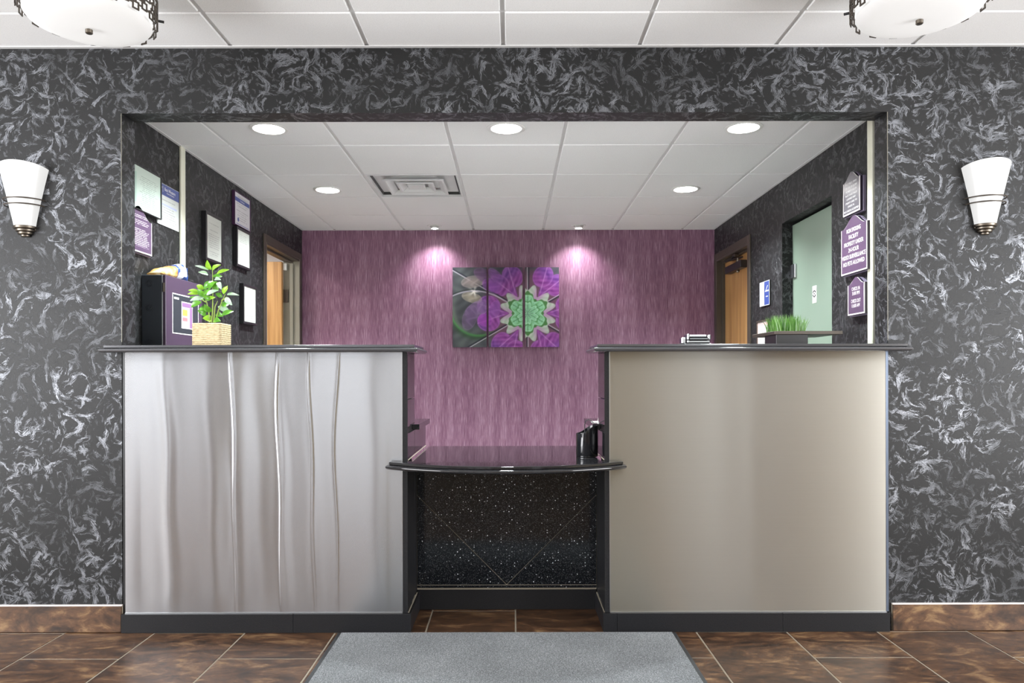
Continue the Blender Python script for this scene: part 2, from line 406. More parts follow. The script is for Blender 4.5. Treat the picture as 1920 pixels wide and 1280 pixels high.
# ---- lobby wall with the hatch opening
wf = wall_grid([LX0, OL, OR_, LX1], [0, HEAD, CL+.05], [(OL, OR_, -1, HEAD)], W, WB, lambda u, v, t: (u, t, v)).build('wall_front', 'paint')
structure(wf, 'charcoal wall with silver brush strokes around the reception hatch')
for x0, x1 in ((OL-.0012, OL+.0006), (OR_-.0006, OR_+.0012)):
    MB().box(x0, x1, W-.0008, W+.002, 1.30, HEAD).build('corner_bead', 'jamb_grey', wf)
# tile skirting on the lobby wall
for nm, x0, x1, s in (('baseboard_left', LX0, -1.748, 1), ('baseboard_right', 1.700, LX1, -1)):
    bb = structure(MB().box(x0, x1, W-.006, W, 0, .120).build(nm, 'grout'), 'brown tile skirting along the charcoal wall')
    x = x1 if s == 1 else x0
    while (x > x0+.02) if s == 1 else (x < x1-.02):
        a, b = (max(x-.61, x0), x) if s == 1 else (x, min(x+.61, x1))
        piece(a+.002, b-.002, W-.014, W-.004, 0.002, .118, 'skirting_tile', 'tile', bb)
        x = x - .61 if s == 1 else x + .61
    MB().box(x0, x1, W-.012, W-.0005, .1185, .1235).build('grout_bead', 'sign_edge', bb)

# ---- lobby room behind the camera
rear = wall_grid([LX0, -4.0, -1.45, 2.4, 3.5, LX1], [0, .05, 2.35, CL+.05], [(-4.0, -1.45, .05, 2.35), (2.4, 3.5, .05, 2.35)], LY-.12, LY, lambda u, v, t: (u, t, v)).build('wall_rear', 'beige')
structure(rear)
wl = structure(wall_grid([LY, -4.45, -1.5, -1.0, 2.2, W], [0, .15, .5, 2.35, CL+.05], [(-1.0, 2.2, .5, 2.35), (-4.45, -1.5, .15, 2.35)], LX0-.1, LX0, lambda u, v, t: (t, u, v)).build('wall_lobby_left', 'grey_wall'))  # both openings invented: one for the fill, one to brighten the steel's reflection
wr = structure(wall_grid([LY, -1.0, 2.2, W], [0, .5, 2.35, CL+.05], [(-1.0, 2.2, .5, 2.35)], LX1, LX1+.1, lambda u, v, t: (t, u, v)).build('wall_lobby_right', 'beige'))  # opening invented for the fill on this side
for k, (xx, ry) in enumerate(((LX0-.08, -90), (LX1+.08, 90))):
    ld = bpy.data.lights.new('window_daylight', 'AREA'); ld.shape = 'RECTANGLE'; ld.size = 1.85; ld.size_y = 3.2; ld.energy = SIDE_FILL_W; ld.color = (.97, .98, 1)  # unseen fill added to light the lobby wall, floor and ceiling
    lo = bpy.data.objects.new('window_daylight', ld); COL.objects.link(lo); lo.location = (xx, .6, 1.425); lo.rotation_euler = (0, math.radians(ry), 0)
    wn = structure(MB().ring(-1.0, 2.2, .5, 2.35, .05, -.03, .03).build('window_%d' % (3+k), 'brown_dark', loc=(xx, 0, 0))); wn.rotation_euler = FACE_L.to_euler()  # made-up window frame around the added fill
for y0, y1 in ((-2.70, -2.25), (-4.05, -3.45)):
    MB().box(LX0-.02, LX0+.06, y0, y1, 0, CL).build('pilaster', 'brown_dark', wl)
MB().box(3.62, 4.12, LY, LY+.03, 0, 2.1).build('brown_panel', 'brown_dark', rear)  # unseen brown panel, put in for its reflection in the steel
w1 = MB().ring(-4.0, -1.45, .05, 2.35, .05, -.05, .0).build('window_1', 'brown_dark', loc=(0, LY-.06, 0)); w1.rotation_euler = FACE_F.to_euler(); structure(w1)
for x in (-3.2, -2.0): MB().box(x-.11, x+.11, .1, 2.3, -.05, 0).build('mullion', 'brown_dark', w1)
w2 = MB().ring(2.4, 3.5, .05, 2.35, .05, -.05, .0).build('window_2', 'brown_dark', loc=(0, LY-.06, 0)); w2.rotation_euler = FACE_F.to_euler(); structure(w2)
for (xc, wd) in ((-2.725, 2.55), (2.95, 1.1)):
    ld = bpy.data.lights.new('window_portal', 'AREA'); ld.shape = 'RECTANGLE'; ld.size = wd; ld.size_y = 2.3
    ld.cycles.is_portal = True
    lo = bpy.data.objects.new('window_portal', ld); COL.objects.link(lo); lo.location = (xc, LY-.13, 1.2); lo.rotation_euler = (math.radians(90), 0, 0)
    # emits along local -Z: rotated so that it looks into the room (+Y)
    lo.rotation_euler = (math.radians(-90), 0, 0) if (Euler((math.radians(-90), 0, 0)).to_matrix() @ Vector((0, 0, -1))).y > 0 else (math.radians(90), 0, 0)

# ---- suspended ceilings
def suspended(name, x0, x1, y0, y1, z, gx, gy, mat, label, skip=(), tiles_from=None):
    base = structure(MB().box(x0, x1, y0, y1, z+.03, z+.06).build(name, 'grid'), label)
    xs = [x0] + [gx+.61*k for k in range(-20, 20) if x0+.03 < gx+.61*k < x1-.03] + [x1]
    ys = [y0] + [gy+.61*k for k in range(-20, 20) if y0+.03 < gy+.61*k < y1-.03] + [y1]
    cut = y0 if tiles_from is None else tiles_from
    for i in range(len(xs)-1):
        for j in range(len(ys)-1):
            a, b, c, d = xs[i], xs[i+1], ys[j], ys[j+1]
            if c < cut-.01 or any(abs(a-p) < .05 and abs(c-q) < .05 for p, q in skip): continue
            ga = .010; 
            piece(a+(ga if i else .002), b-(ga if i < len(xs)-2 else .002), c+(ga*.75 if j else .002), d-(ga*.75 if j < len(ys)-2 else .002), z, z+.016, 'ceiling_tile', mat, base, .003)
    for x in xs[1:-1]: MB().box(x-.014, x+.014, cut, y1, z+.0065, z+.0095).build('grid_bar', 'grid', base)
    for y in ys[1:-1]:
        if y > cut-.01: MB().box(x0, x1, y-.014, y+.014, z+.0068, z+.0098).build('grid_bar', 'grid', base)
    if cut > y0+.1: MB().box(x0, x1, y0, cut-.02, z, z+.03).build('ceiling_field', mat, base)
    return base
suspended('ceiling', LX0, LX1, LY, W, CL, -.036, 3.046, 'ceil_lobby', 'white suspended tile ceiling above the lobby', tiles_from=1.82)
VX, VY = -.944, 4.765
oc = suspended('ceiling_office', XL, XR, WB, YB, CO, .276, 4.155, 'ceil_office', 'white suspended tile ceiling inside the reception office', skip=[(VX, VY)])
for a in ((XL, XL+.018, WB, YB), (XR-.018, XR, WB, YB), (XL, XR, YB-.018, YB)):
    MB().box(*a, CO-.003, CO-.0005).build('wall_angle', 'grid', oc)
MB().box(LX0, LX1, W-.02, W-.0005, CL-.004, CL-.0005).build('wall_angle', 'grid', bpy.data.objects['ceiling'])

# ---- office walls
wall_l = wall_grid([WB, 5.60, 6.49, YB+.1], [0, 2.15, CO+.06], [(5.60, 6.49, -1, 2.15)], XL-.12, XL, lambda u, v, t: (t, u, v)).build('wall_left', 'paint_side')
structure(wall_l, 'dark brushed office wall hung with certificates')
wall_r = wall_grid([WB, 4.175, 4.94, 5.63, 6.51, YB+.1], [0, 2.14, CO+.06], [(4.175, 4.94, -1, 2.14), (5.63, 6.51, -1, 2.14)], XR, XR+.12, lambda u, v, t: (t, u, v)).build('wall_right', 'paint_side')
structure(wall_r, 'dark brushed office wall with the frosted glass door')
wall_b = structure(MB().box(XL-.1, XR+.1, YB, YB+.1, 0, CO+.06).build('wall_back', 'purple'), 'purple striated wallpaper wall behind the desk')
x = XL
for x1 in [-1.45, -.987, -.52, -.05, .42, .89, 1.36, XR]:
    piece(x+.0007, x1-.0007, YB-.002, YB, .0, CO, 'wallpaper_strip', 'purple', wall_b, 0); x = x1
# raceway strips running down the side walls
structure(MB().box(XL, XL+.014, 4.155, 4.207, 0.9, CO).build('trim_1', 'cream', bevel=.003), 'cream vertical raceway strip on the certificate wall')
structure(MB().box(XR-.016, XR, 3.672, 3.725, 0.9, CO).build('trim_2', 'cream', bevel=.003), 'cream vertical raceway strip beside the purple signs')

# ---- doors
def door_frame(name, side, y0, y1, ztop, jd, label):
    """hollow metal frame lining an opening in a side wall; side -1 plant-side wall, +1 sign-side wall"""
    fx = XL if side < 0 else XR
    s = -side
    fr = structure(bpy.data.objects.new(name, None), label); COL.objects.link(fr); fr.location = (fx, (y0+y1)/2, 0)
    def bx(a, b, c, d, e, f, nm, mat): bw(MB().box(min(fx+s*a, fx+s*b), max(fx+s*a, fx+s*b), c, d, e, f), nm, mat, fr, bevel=.002)
    cw = .05
    bx(0, .012, y0-cw, y0+.004, 0, ztop+cw, 'casing', 'bronze'); bx(0, .012, y1-.004, y1+cw, 0, ztop+cw, 'casing', 'bronze'); bx(0, .0121, y0+.004, y1-.004, ztop-.004, ztop+cw, 'casing', 'bronze')
    jm = 'jamb_grey' if side < 0 else 'bronze'
    bx(-jd, .010, y0, y0+.018, 0, ztop-.002, 'jamb', jm); bx(-jd, .010, y1-.018, y1, 0, ztop-.002, 'jamb', jm); bx(-jd, .010, y0+.018, y1-.018, ztop-.022, ztop-.002, 'jamb', 'bronze')
    bx(-jd*.55, -jd*.32, y1-.034, y1-.018, 0, ztop-.022, 'door_stop', jm); bx(-jd*.55, -jd*.32, y0+.018, y1-.034, ztop-.038, ztop-.022, 'door_stop', 'bronze')
    return fr, bx
d1, bx1 = door_frame('door_1', -1, 5.60, 6.49, 2.15, .13, 'open wooden office door in a dark metal frame beside the purple wall')
leaf = bw(MB().box(-2.80, XL-.125, 6.412, 6.456, .01, 2.118), 'door_leaf', 'wood', d1, bevel=.002)
for z in (1.05, 1.83, .3):
    bw(MB().box(XL-.128, XL-.085, 6.460, 6.474, z-.055, z+.055), 'hinge', 'bronze', leaf); bw(MB().tube([(XL-.132, 6.463, z-.057), (XL-.132, 6.463, z+.057)], .008), 'hinge_pin', 'bronze', leaf)
bw(MB().box(XL-.12, XL-.095, 6.44, 6.468, 2.05, 2.108), 'bumper', 'white', d1, bevel=.002)
# small room beyond the open door
sr = wall_grid([5.2, 5.21, 7.0], [0, 2.5], [], XL-1.6, XL-1.5, lambda u, v, t: (t, u, v)).build('wall_side_room', 'wall_white'); structure(sr)
MB().box(XL-1.6, XL-.12, 7.0, 7.1, 0, 2.5).build('wall_panel', 'wall_white', sr); MB().box(XL-1.6, XL-.12, 5.1, 5.2, 0, 2.5).build('wall_panel', 'wall_white', sr)
structure(MB().box(XL-1.6, XL-.12, 5.1, 7.1, 2.34, 2.40).build('ceiling_side_room', 'ceil_office'))
ld = bpy.data.lights.new('side_room_fill', 'AREA'); ld.energy = 20; ld.size = .5; ld.color = (1, .96, .9)  # unseen fill added to brighten the open door leaf
lo = bpy.data.objects.new('side_room_fill', ld); COL.objects.link(lo); lo.location = (XL-.8, 5.8, 2.33)

d2, bx2 = door_frame('door_2', 1, 5.63, 6.51, 2.14, .115, 'closed honey-oak door with a black closer at its head')
leaf2 = bw(MB().box(XR+.062, XR+.105, 5.652, 6.488, .01, 2.114), 'door_leaf', 'wood', d2, bevel=.002)
cl_ = bw(MB().box(XR+.008, XR+.061, 5.87, 6.30, 1.985, 2.045), 'door_closer', 'black', leaf2, bevel=.004)
bw(MB().lathe([(.016, 0), (.016, .018), (.010, .02), (.010, .035)], 14, (XR+.034, 6.02, 2.045)), 'closer_spindle', 'nickel', leaf2)
bw(MB().box(-.012, .012, -.13, .13, -.004, .004, Matrix.Translation((XR+.03, 6.10, 2.082)) @ Matrix.Rotation(math.radians(14), 4, 'Z')), 'closer_arm', 'black', leaf2)
bw(MB().box(-.010, .010, -.11, .11, -.004, .004, Matrix.Translation((XR+.02, 6.12, 2.092)) @ Matrix.Rotation(math.radians(-12), 4, 'Z')), 'closer_arm', 'black', leaf2)
bw(MB().box(XR-.001, XR+.028, 5.99, 6.05, 2.088, 2.112), 'closer_bracket', 'nickel', leaf2, bevel=.002)
bw(MB().lathe([(.012, 0), (.014, -.012), (.008, -.022)], 12, (XR+.034, 6.02, 1.985)), 'closer_cap', 'nickel', leaf2)

d3 = structure(bpy.data.objects.new('door_3', None), 'frosted green glass door set in the dark office wall'); COL.objects.link(d3); d3.location = (XR, 4.55, 0)
g = NT('frosted_green_glass')
MT['frost'] = g.set(Base_Color=g.mix(g.noise(g.coord(), 3.0), lin(128, 146, 130), lin(140, 156, 141)), Roughness=.35, Transmission_Weight=.12, IOR=1.45)
bw(MB().box(XR+.066, XR+.076, 4.18, 4.935, .01, 2.125), 'glass_pane', 'frost', d3, bevel=.002)
for z in (1.82, .35):
    bw(MB().box(XR+.052, XR+.092, 4.86, 4.942, z-.045, z+.045), 'hinge', 'trim_steel', d3, bevel=.003)
st = bw(MB().box(XR+.0635, XR+.0652, 4.543, 4.603, 1.582, 1.686), 'sticker', 'ink_white', d3)
def on_glass(mesh_mb, nm, mat, x=XR+.0626):
    o = mesh_mb.build(nm, mat, d3); o.rotation_euler = FACE_R.to_euler(); o.location = (x-XR, 4.573-4.55, 1.638); return o
rr = MB()
for k in range(2):
    pts = [(.019*math.cos(a), .019*math.sin(a), 0) for a in [math.radians(20+180*k+140*i/10) for i in range(11)]]; rr = MB().tube(pts, .003, 6)
    on_glass(rr, 'symbol_arrow', 'frame_black')
on_glass(MB().prism([(-.008, -.003), (.008, -.003), (.008, .003), (-.008, .003)], 0, .001), 'symbol_bar', 'frame_black')
o = link('lettering', text_mesh('PULL', .010), d3, (.0626, 4.573-4.55, 1.597)); o.data.materials.append(MT['frame_black']); o.rotation_euler = FACE_R.to_euler()
# unseen box behind the glass, added to keep sky light out
hr = MB().box(XR+.7, XR+.75, 4.0, 5.2, 0, 2.4).build('wall_backing', 'wall_white'); structure(hr)
MB().box(XR+.12, XR+.75, 5.2, 5.25, 0, 2.4).build('wall_panel', 'wall_white', hr); MB().box(XR+.12, XR+.75, 3.95, 4.0, 0, 2.4).build('wall_panel', 'wall_white', hr); MB().box(XR+.12, XR+.75, 3.95, 5.25, 2.35, 2.4).build('wall_panel', 'wall_white', hr)
# ------------------------------------------------------------------ end of the setting

# ================================================================== RECEPTION COUNTERS
CT = 1.2825; CB = 1.2495
TOP_PROF = [(-.020, 0), (-.010, -.0004), (-.0085, -.0015), (-.0085, -.0105), (-.012, -.0125), (-.004, -.0135), (.0035, -.016), (.0065, -.0195), (.0068, -.0235), (.0045, -.028), (-.002, -.0318), (-.012, -.033), (-.03, -.033)]
def prof_top(z): return [(d, z+h) for d, h in TOP_PROF]

def sheet(x0, x1, z0, z1, y, fn, nx, nz, mat, name, parent):
    me = bpy.data.meshes.new(name); vs = []; fs = []; uv = []
    for j in range(nz+1):
        for i in range(nx+1):
            u, v = i/nx, j/nz; X = x0+(x1-x0)*u; Z = z0+(z1-z0)*v
            edge = min(1, min(u, 1-u)*18) * min(1, min(v, 1-v)*10+.35)
            vs.append((X, y + fn(X, Z)*edge, Z)); uv.append((u, v))
    n = len(vs)
    for j in range(nz):
        for i in range(nx):
            a = j*(nx+1)+i; fs.append((a, a+1, a+nx+2, a+nx+1))
    # give the sheet its thickness: a flat back and closed rim
    rim = [i for i in range(nx+1)] + [j*(nx+1)+nx for j in range(1, nz+1)] + [nz*(nx+1)+i for i in range(nx-1, -1, -1)] + [j*(nx+1) for j in range(nz-1, 0, -1)]
    bi = {}
    for r in rim: bi[r] = len(vs); vs.append((vs[r][0], y+.003, vs[r][2])); uv.append(uv[r])
    for a, b in zip(rim, rim[1:]+rim[:1]): fs.append((b, a, bi[a], bi[b]))
    off = parent.location; me.from_pydata([(p[0]-off.x, p[1]-off.y, p[2]-off.z) for p in vs], [], fs)
    l = me.uv_layers.new(name='UVMap')
    for p in me.polygons:
        p.use_smooth = True
        for li in p.loop_indices: l.data[li].uv = uv[me.loops[li].vertex_index]
    try: me.set_sharp_from_angle(angle=math.radians(40))
    except Exception: pass
    me.materials.append(MT[mat]); return link(name, me, parent)

def waves_left(X, Z):
    w = 0.0
    for c, wd, a, ph in ((-1.545, .030, .9, .0), (-1.345, .045, 1.1, .6), (-1.245, .022, -.8, 1.5), (-1.03, .028, .95, .4), (-.89, .026, .85, 1.1), (-.79, .030, .6, 2.0), (-1.66, .05, -.6, .9), (-.62, .06, .9, .3), (-1.14, .05, -.9, .2)):
        cc = c + .012*math.sin(Z*4.2+ph) + .008*math.sin(Z*9.0+ph*2)
        w += a*math.exp(-((X-cc)/wd)**2)*(.55+.45*math.sin(Z*2.2+ph+.6))
    for c, ph, a in ((-1.251, .2, .8), (-1.041, 1.3, 1.0), (-.897, .7, .85), (-.785, 2.1, .7)):
        cc = c + .010*math.sin(Z*3.6+ph) + .006*math.sin(Z*8.0+ph*2)
        w += 1.05*a*math.exp(-((X-cc)/.0052)**2)*(.35+.65*min(1, max(0, Z/1.0)))
    return -.0016*w
def waves_right(X, Z):
    return (-.0010*math.exp(-((X-.93+.03*Z)/.10)**2)*(.4+.6*Z) - .0006*math.exp(-((X-1.08)/.05)**2))*min(1, (1.674-X)*4)

def counter(label, x0, x1, xi, inner, panel, fn, mat, joints, out_strip):
    """x0..x1 the whole front; inner = side (+1/-1) that faces the low desk; xi = plane of the inner side cladding"""
    t = thing('reception_counter', label, 'counter', ((x0+x1)/2, 3.45, 0), group='tall reception counters')
    bi = xi - inner*.012
    a, b = min(bi, x1 if inner < 0 else x0), max(bi, x1 if inner < 0 else x0)
    bw(MB().box(a, b, W+.002, 3.60, 0, CB), 'body', 'black', t)
    sheet(panel[0], panel[1], .084, CB, W-.004, fn, 420, 36, mat, 'front_panel', t)
    bw(MB().box(panel[0]-.001, panel[1]+.002, W-.0075, W+.001, .080, .0865), 'panel_trim', 'trim_steel', t)
    px = panel[1] if inner > 0 else panel[0]
    bw(MB().box(min(px, px+inner*.0035), max(px, px+inner*.0035), W-.0075, W+.001, .0866, CB), 'panel_trim', 'trim_steel', t)
    # inner side cladding: upper narrow tiles, lower wide tiles
    c0, c1 = (xi-.012, xi) if inner > 0 else (xi, xi+.012)
    piece(c0, c1, W-.005, 3.61, 1.041, CB, 'side_tile', 'side_tile', t); piece(c0, c1, W-.005, 3.61, .914, 1.038, 'side_tile', 'side_tile', t)
    piece(c0, c1, W-.005, 3.61, .770, .886, 'side_tile', 'side_tile', t); piece(c0, c1, W-.005, 3.61, .09, .7295, 'side_tile', 'black_tile', t)
    s0, s1 = sorted((px+inner*.0035, xi)); bw(MB().box(s0, s1-.0 if inner > 0 else s1, W-.0052, W+.004, .084, CB), 'edge_strip', 'black_tile', t)
    # plinth tiles
    xs = [x0] + joints + [x1]
    for p, q in zip(xs[:-1], xs[1:]): piece(p+.0008, q-.0008, W-.020, W-.001, 0, .083, 'plinth_tile', 'black_tile', t, .001)
    k0, k1 = ((x1-.012, x1) if inner > 0 else (x0, x0+.012)); piece(k0, k1, W, 3.61, 0, .083, 'plinth_tile', 'black_tile', t, .001)
    bw(MB().box(min(xi, xi+inner*.004), max(xi, xi+inner*.004), W, 3.61, .0832, .0862), 'grout_line', 'grout', t)
    if out_strip: bw(MB().box(out_strip[0], out_strip[1], W-.006, W-.0008, .086, CB), 'corner_trim', 'edge_film', t, bevel=.001)
    return t
cl = counter('tall reception counter with a rippled brushed-steel front, below the potted plant', -1.748, -.454, -.469, 1, (-1.735, -.4945), waves_left, 'steel_a', [-.98], None)
cr = counter('tall reception counter with a smooth satin-steel front, below the grass planter', .405, 1.686, .414, -1, (.4385, 1.674), waves_right, 'steel_b', [.467, 1.207], (1.6755, 1.6862))

# outlines without a step back on the side that faces the low desk
def tall_poly(x0, x1, wall_left):
    jl, jr = OL+.009, OR_-.009
    if wall_left: return [(x0, 3.275), (x1, 3.275), (x1, 3.63), (jl, 3.63), (jl, 3.36), (x0, 3.36)]
    return [(x0, 3.275), (x1, 3.275), (x1, 3.36), (jr, 3.36), (jr, 3.63), (x0, 3.63)]
for lab, poly in (('black polished stone top carrying the potted plant', tall_poly(-1.795, -.418, True)), ('black polished stone top carrying the grass planter', tall_poly(.365, 1.740, False))):
    t = thing('countertop', lab, 'countertop', (sum(p[0] for p in poly[:2])/2, 3.45, CB), group='black stone counter tops')
    bw(profiled_slab(poly, prof_top(CT)), 'stone_slab', 'granite', t, smooth=True)

# low desk between the tall counters
LT = .765
t = thing('service_desk', 'low desk front of black sparkling quartz in the gap between the tall counters', 'desk', (-.0275, 3.69, 0))
xa, xb, yf = -.469, .414, 3.69
bw(MB().box(xa, xb, yf+.012, 4.05, 0, LT-.034), 'body', 'black', t)
cx, zb = -.0285, .118                    # lower corner of the diamond-laid slab
hw = .4415; R0 = 0.0016
zl = zb + hw                             # height where the diamond meets the sides
topz = LT - .035
def quartz(poly, nm='quartz_tile'):
    bw(MB().prism(poly, -yf-.011, -yf+.0, lambda x, y, z: (x, -z, y)), nm, 'quartz', t, bevel=.001)
e = .0016
quartz([(cx, zb+e), (xb-e, zl), (xb-e, topz), (xa+e, topz), (xa+e, zl)])
quartz([(cx-e*1.5, zb), (xa+e, zl-e*2.5), (xa+e, zb)]); quartz([(cx+e*1.5, zb), (xb-e, zb), (xb-e, zl-e*2.5)])
quartz([(xa+e, .103), (xb-e, .103), (xb-e, zb-.003), (xa+e, zb-.003)])
bw(MB().box(xa, xb, yf+.004, yf+.0115, .0985, topz), 'grout_line', 'grout', t)
piece(xa+.003, xb-.003, yf-.012, yf+.012, 0, .0985, 'plinth_tile', 'black_tile', t)
bw(MB().box(xa+.003, xb-.003, yf-.0125, yf+.002, .099, .1022), 'grout_line', 'grout', t)

for c0, c1, k0, k1, g0 in ((xa-.012, xa, -.466, -.454, xa), (xb, xb+.012, .405, .417, xb-.004)):
    piece(c0, c1, 3.611, yf, .09, .7295, 'return_tile', 'black_tile', t); piece(k0, k1, 3.611, yf-.0125, 0, .083, 'plinth_tile', 'black_tile', t, .001)
    bw(MB().box(g0, g0+.004, 3.611, yf-.0125, .0832, .0862), 'grout_line', 'grout', t)
arc = []
xe0, xe1, ye, yc = -.553, .499, 3.315, 3.127
xm = (xe0+xe1)/2; hwid = (xe1-xe0)/2; sag = ye-yc; Rr = (hwid**2+sag**2)/(2*sag)
for i in range(33):
    x = xe0 + (xe1-xe0)*i/32; arc.append((x, yc + Rr - math.sqrt(Rr*Rr-(x-xm)**2)))
poly = arc + [(xe1, 3.350), (.4045, 3.356), (.4045, 4.07), (-.4595, 4.07), (-.4595, 3.356), (xe0, 3.350)]
t = thing('curved_countertop', 'low curved black stone top reflecting the purple wall', 'countertop', (-.027, 3.5, LT-.033))
bw(profiled_slab(poly, prof_top(LT)), 'stone_slab', 'granite_low', t, smooth=True)
for s_, xx in ((0, -.4690), (1, .4110)):
    bw(MB().box(xx, xx+.003, W+.0, 4.07, LT+.0005, LT+.0035), 'caulk_line', 'grout', t)

# work surfaces behind the tall counters
for lab, a, b in (('dark work surface behind the rippled steel counter', OL+.0, -.446), ('dark work surface behind the satin steel counter', .39, OR_)):
    t = thing('work_surface', lab, 'worktop', ((a+b)/2, 3.85, 0), group='back work surfaces')
    bw(MB().box(a, b, 3.6125, 4.08, .886, .912), 'worktop_slab', 'side_tile', t, bevel=.002)
    inn = b if a < 0 else a
    piece(*((-.481, -.469) if a < 0 else (.414, .426)), 3.6125, 4.07, .7695, .8855, 'side_tile', 'side_tile', t)
    p0, p1 = (inn-.035, inn-.023) if a < 0 else (inn+.023, inn+.035)
    bw(MB().box(min(p0, p1), max(p0, p1), 3.72, 4.06, 0, .73), 'end_panel', 'black', t)
    o0, o1 = (a+.01, a+.03) if a < 0 else (b-.03, b-.01)
    bw(MB().box(o0, o1, 3.65, 4.06, 0, .886), 'end_panel', 'black', t)

# floor mat
t = thing('floor_mat', 'grey ribbed entrance mat with a dark rubber edge on the tiles', 'mat', (-.026, 2.75, 0))
mx0, mx1, my0, my1 = -.777, .725, 2.20, 3.336
bw(MB().box(mx0, mx1, my0, my1, .0005, .005), 'rubber_edge', 'rubber', t, bevel=.002)
m = MB(); nr = 150; rings = []
for i in range(nr*2+1):
    y = my0+.02 + (my1-my0-.026)*i/(nr*2); z = .0095 if i % 2 else .0065
    rings.append([(mx0+.019, y, z), (mx1-.019, y, z), (mx1-.019, y, .0045), (mx0+.019, y, .0045)])
m.loft(rings)
bw(m, 'carpet_field', 'carpet', t)

# ================================================================== LAMPS
MT['bowl'] = emissive('lit_opal_glass', (1, .985, .96, 1), DRUM_L, base=(.5, .5, .5, 1))
MT['drum_shade'] = emissive('lit_white_shade', (1, .985, .96, 1), 0.55, base=(.5, .5, .5, 1))
MT['lens'] = emissive('lit_downlight_lens', (1, .98, .95, 1), 14.0)
MT['bulb'] = emissive('lit_halogen_bulb', (1, .97, .93, 1), 40.0)
def drum_light(loc, label, proto=[]):
    if proto:
        r = proto[0].copy(); COL.objects.link(r); r.location = loc; r['label'] = label
        for ch in list(proto[0].children):
            c = ch.copy(); COL.objects.link(c); c.parent = r
        return r
    t = thing('drum_ceiling_light', label, 'ceiling light', loc, group='drum ceiling lights')
    R = .225; Rg = .208; h = CL - loc[2]
    MB().lathe([(.0001, -.020), (.08, -.0192), (.14, -.0155), (.175, -.009), (.198, .001), (Rg, .014), (Rg-.004, .03), (.0001, .03)], 56).build('glass_bowl', 'bowl', t, smooth=True)
    MB().lathe([(Rg, .031), (Rg, h-.035), (Rg-.004, h-.035), (Rg-.004, .031)], 56, caps=(False, False)).build('inner_drum', 'drum_shade', t, smooth=True)
    MB().lathe([(.006, -.019), (.006, -.022), (.0125, -.023), (.0125, -.035), (.010, -.037), (.0001, -.037)], 20).build('finial', 'nickel', t, smooth=True)
    MB().lathe([(.09, h-.03), (.09, h-.001), (.0001, h-.001), (.0001, h-.03)], 40).build('canopy', 'nickel', t, smooth=True)
    MB().lathe([(.012, .03), (.012, h-.03)], 12).build('stem', 'nickel', t)
    # fretwork of linked squares round the drum
    m = MB(); N = 34
    def bar(a0, a1, z0, z1, rad=R):
        vs = []
        for z in (z0, z1):
            for rr in (rad-.0018, rad+.0018):
                for a in (a0, a1): vs.append((rr*math.cos(a), rr*math.sin(a), z))
        m.add(vs, [(0, 2, 3, 1), (4, 5, 7, 6), (0, 1, 5, 4), (2, 6, 7, 3), (0, 4, 6, 2), (1, 3, 7, 5)])
    pitch = 2*math.pi/N; sq = .029; w = .0055; da = sq/R/2; dw = w/R
    for row in range(3):
        zc = .034 + row*.039
        for k in range(N):
            a = (k+.5*(row % 2))*pitch; dz = .007*(1 if k % 2 else -1)
            z = zc+dz
            bar(a-da, a+da, z-sq/2, z-sq/2+w); bar(a-da, a+da, z+sq/2-w, z+sq/2)
            bar(a-da, a-da+dw, z-sq/2, z+sq/2); bar(a+da-dw, a+da, z-sq/2, z+sq/2)
            bar(a+da, a+pitch-da, zc-w/2, zc+w/2)
            if row < 2: bar(a-dw/2, a+dw/2, z+sq/2-.001, z+sq/2+.014)
    m.build('lattice', 'bronze', t)
    for k in range(3):
        a = 2*math.pi*k/3+.5
        MB().tube([(R*math.cos(a), R*math.sin(a), .06), ((R+.022)*math.cos(a), (R+.022)*math.sin(a), .06)], .005, 8).build('thumb_screw', 'black', t)
    proto.append(t); return t
drum_light((-1.529, 2.72, 2.424), 'white drum ceiling light with linked-square lattice on the plant side')
drum_light((1.446, 2.66, 2.424), 'white drum ceiling light with linked-square lattice on the sign side')

def sconce(x, label):
    t = thing('wall_sconce', label, 'wall lamp', (x, W, 1.77), group='half-cone wall sconces')
    n = 28
    def prof(r0, d0, z, ang=math.pi): return [(-r0*math.cos(math.pi*k/n), -d0*math.sin(math.pi*k/n)-.004, z) for k in range(n+1)]
    z0, z1 = .045, .300
    hs = [0, .08, .25, .45, .65, .82, .93, 1.0]
    lift = lambda ring, h: [(x, y, z+.022*h**3*max(0, -y-.004)/.1) for x, y, z in ring]
    outer = [lift(prof(.046+(.104-.046)*(h**1.12), .044+(.098-.044)*h, z0+(z1-z0)*h), h) for h in hs]
    inner = [lift(prof(.042+(.100-.042)*(h**1.12), .040+(.094-.040)*h, z0+.004+(z1-z0-.004)*h), h) for h in hs]
    m = MB().loft(outer+inner[::-1], closed=False, cap0=False, cap1=False)
    m.build('glass_shade', 'sconce_glass', t, smooth=True)
    MB().box(-.045, .045, -.006, 0, .03, .20).build('back_plate', 'nickel', t, bevel=.003)
    for z, r, d in ((.162, .088, .082), (.137, .084, .078)):
        MB().tube([(-r*math.cos(math.pi*k/20), -d*math.sin(math.pi*k/20)-.003, z) for k in range(21)], .003, 6).build('wire_band', 'bronze', t, smooth=True)
    for (r, za, zb_) in ((.050, .034, .047), (.041, .022, .034), (.032, .010, .022), (.020, .0, .010)):
        MB().loft([prof(r-.003, r-.003, za), prof(r, r, za+.003), prof(r, r, zb_-.002), prof(r-.002, r-.002, zb_)], closed=True).build('base_tier', 'nickel', t, smooth=True)
    return t
g = NT('lit_frosted_sconce_glass'); gx, gy, gz = g.sep(g.coord())
MT['sconce_glass'] = g.set(Base_Color=(.42, .43, .43, 1), Roughness=.3, Emission_Color=(1, .99, .97, 1), Emission_Strength=SCONCE_L*.26)
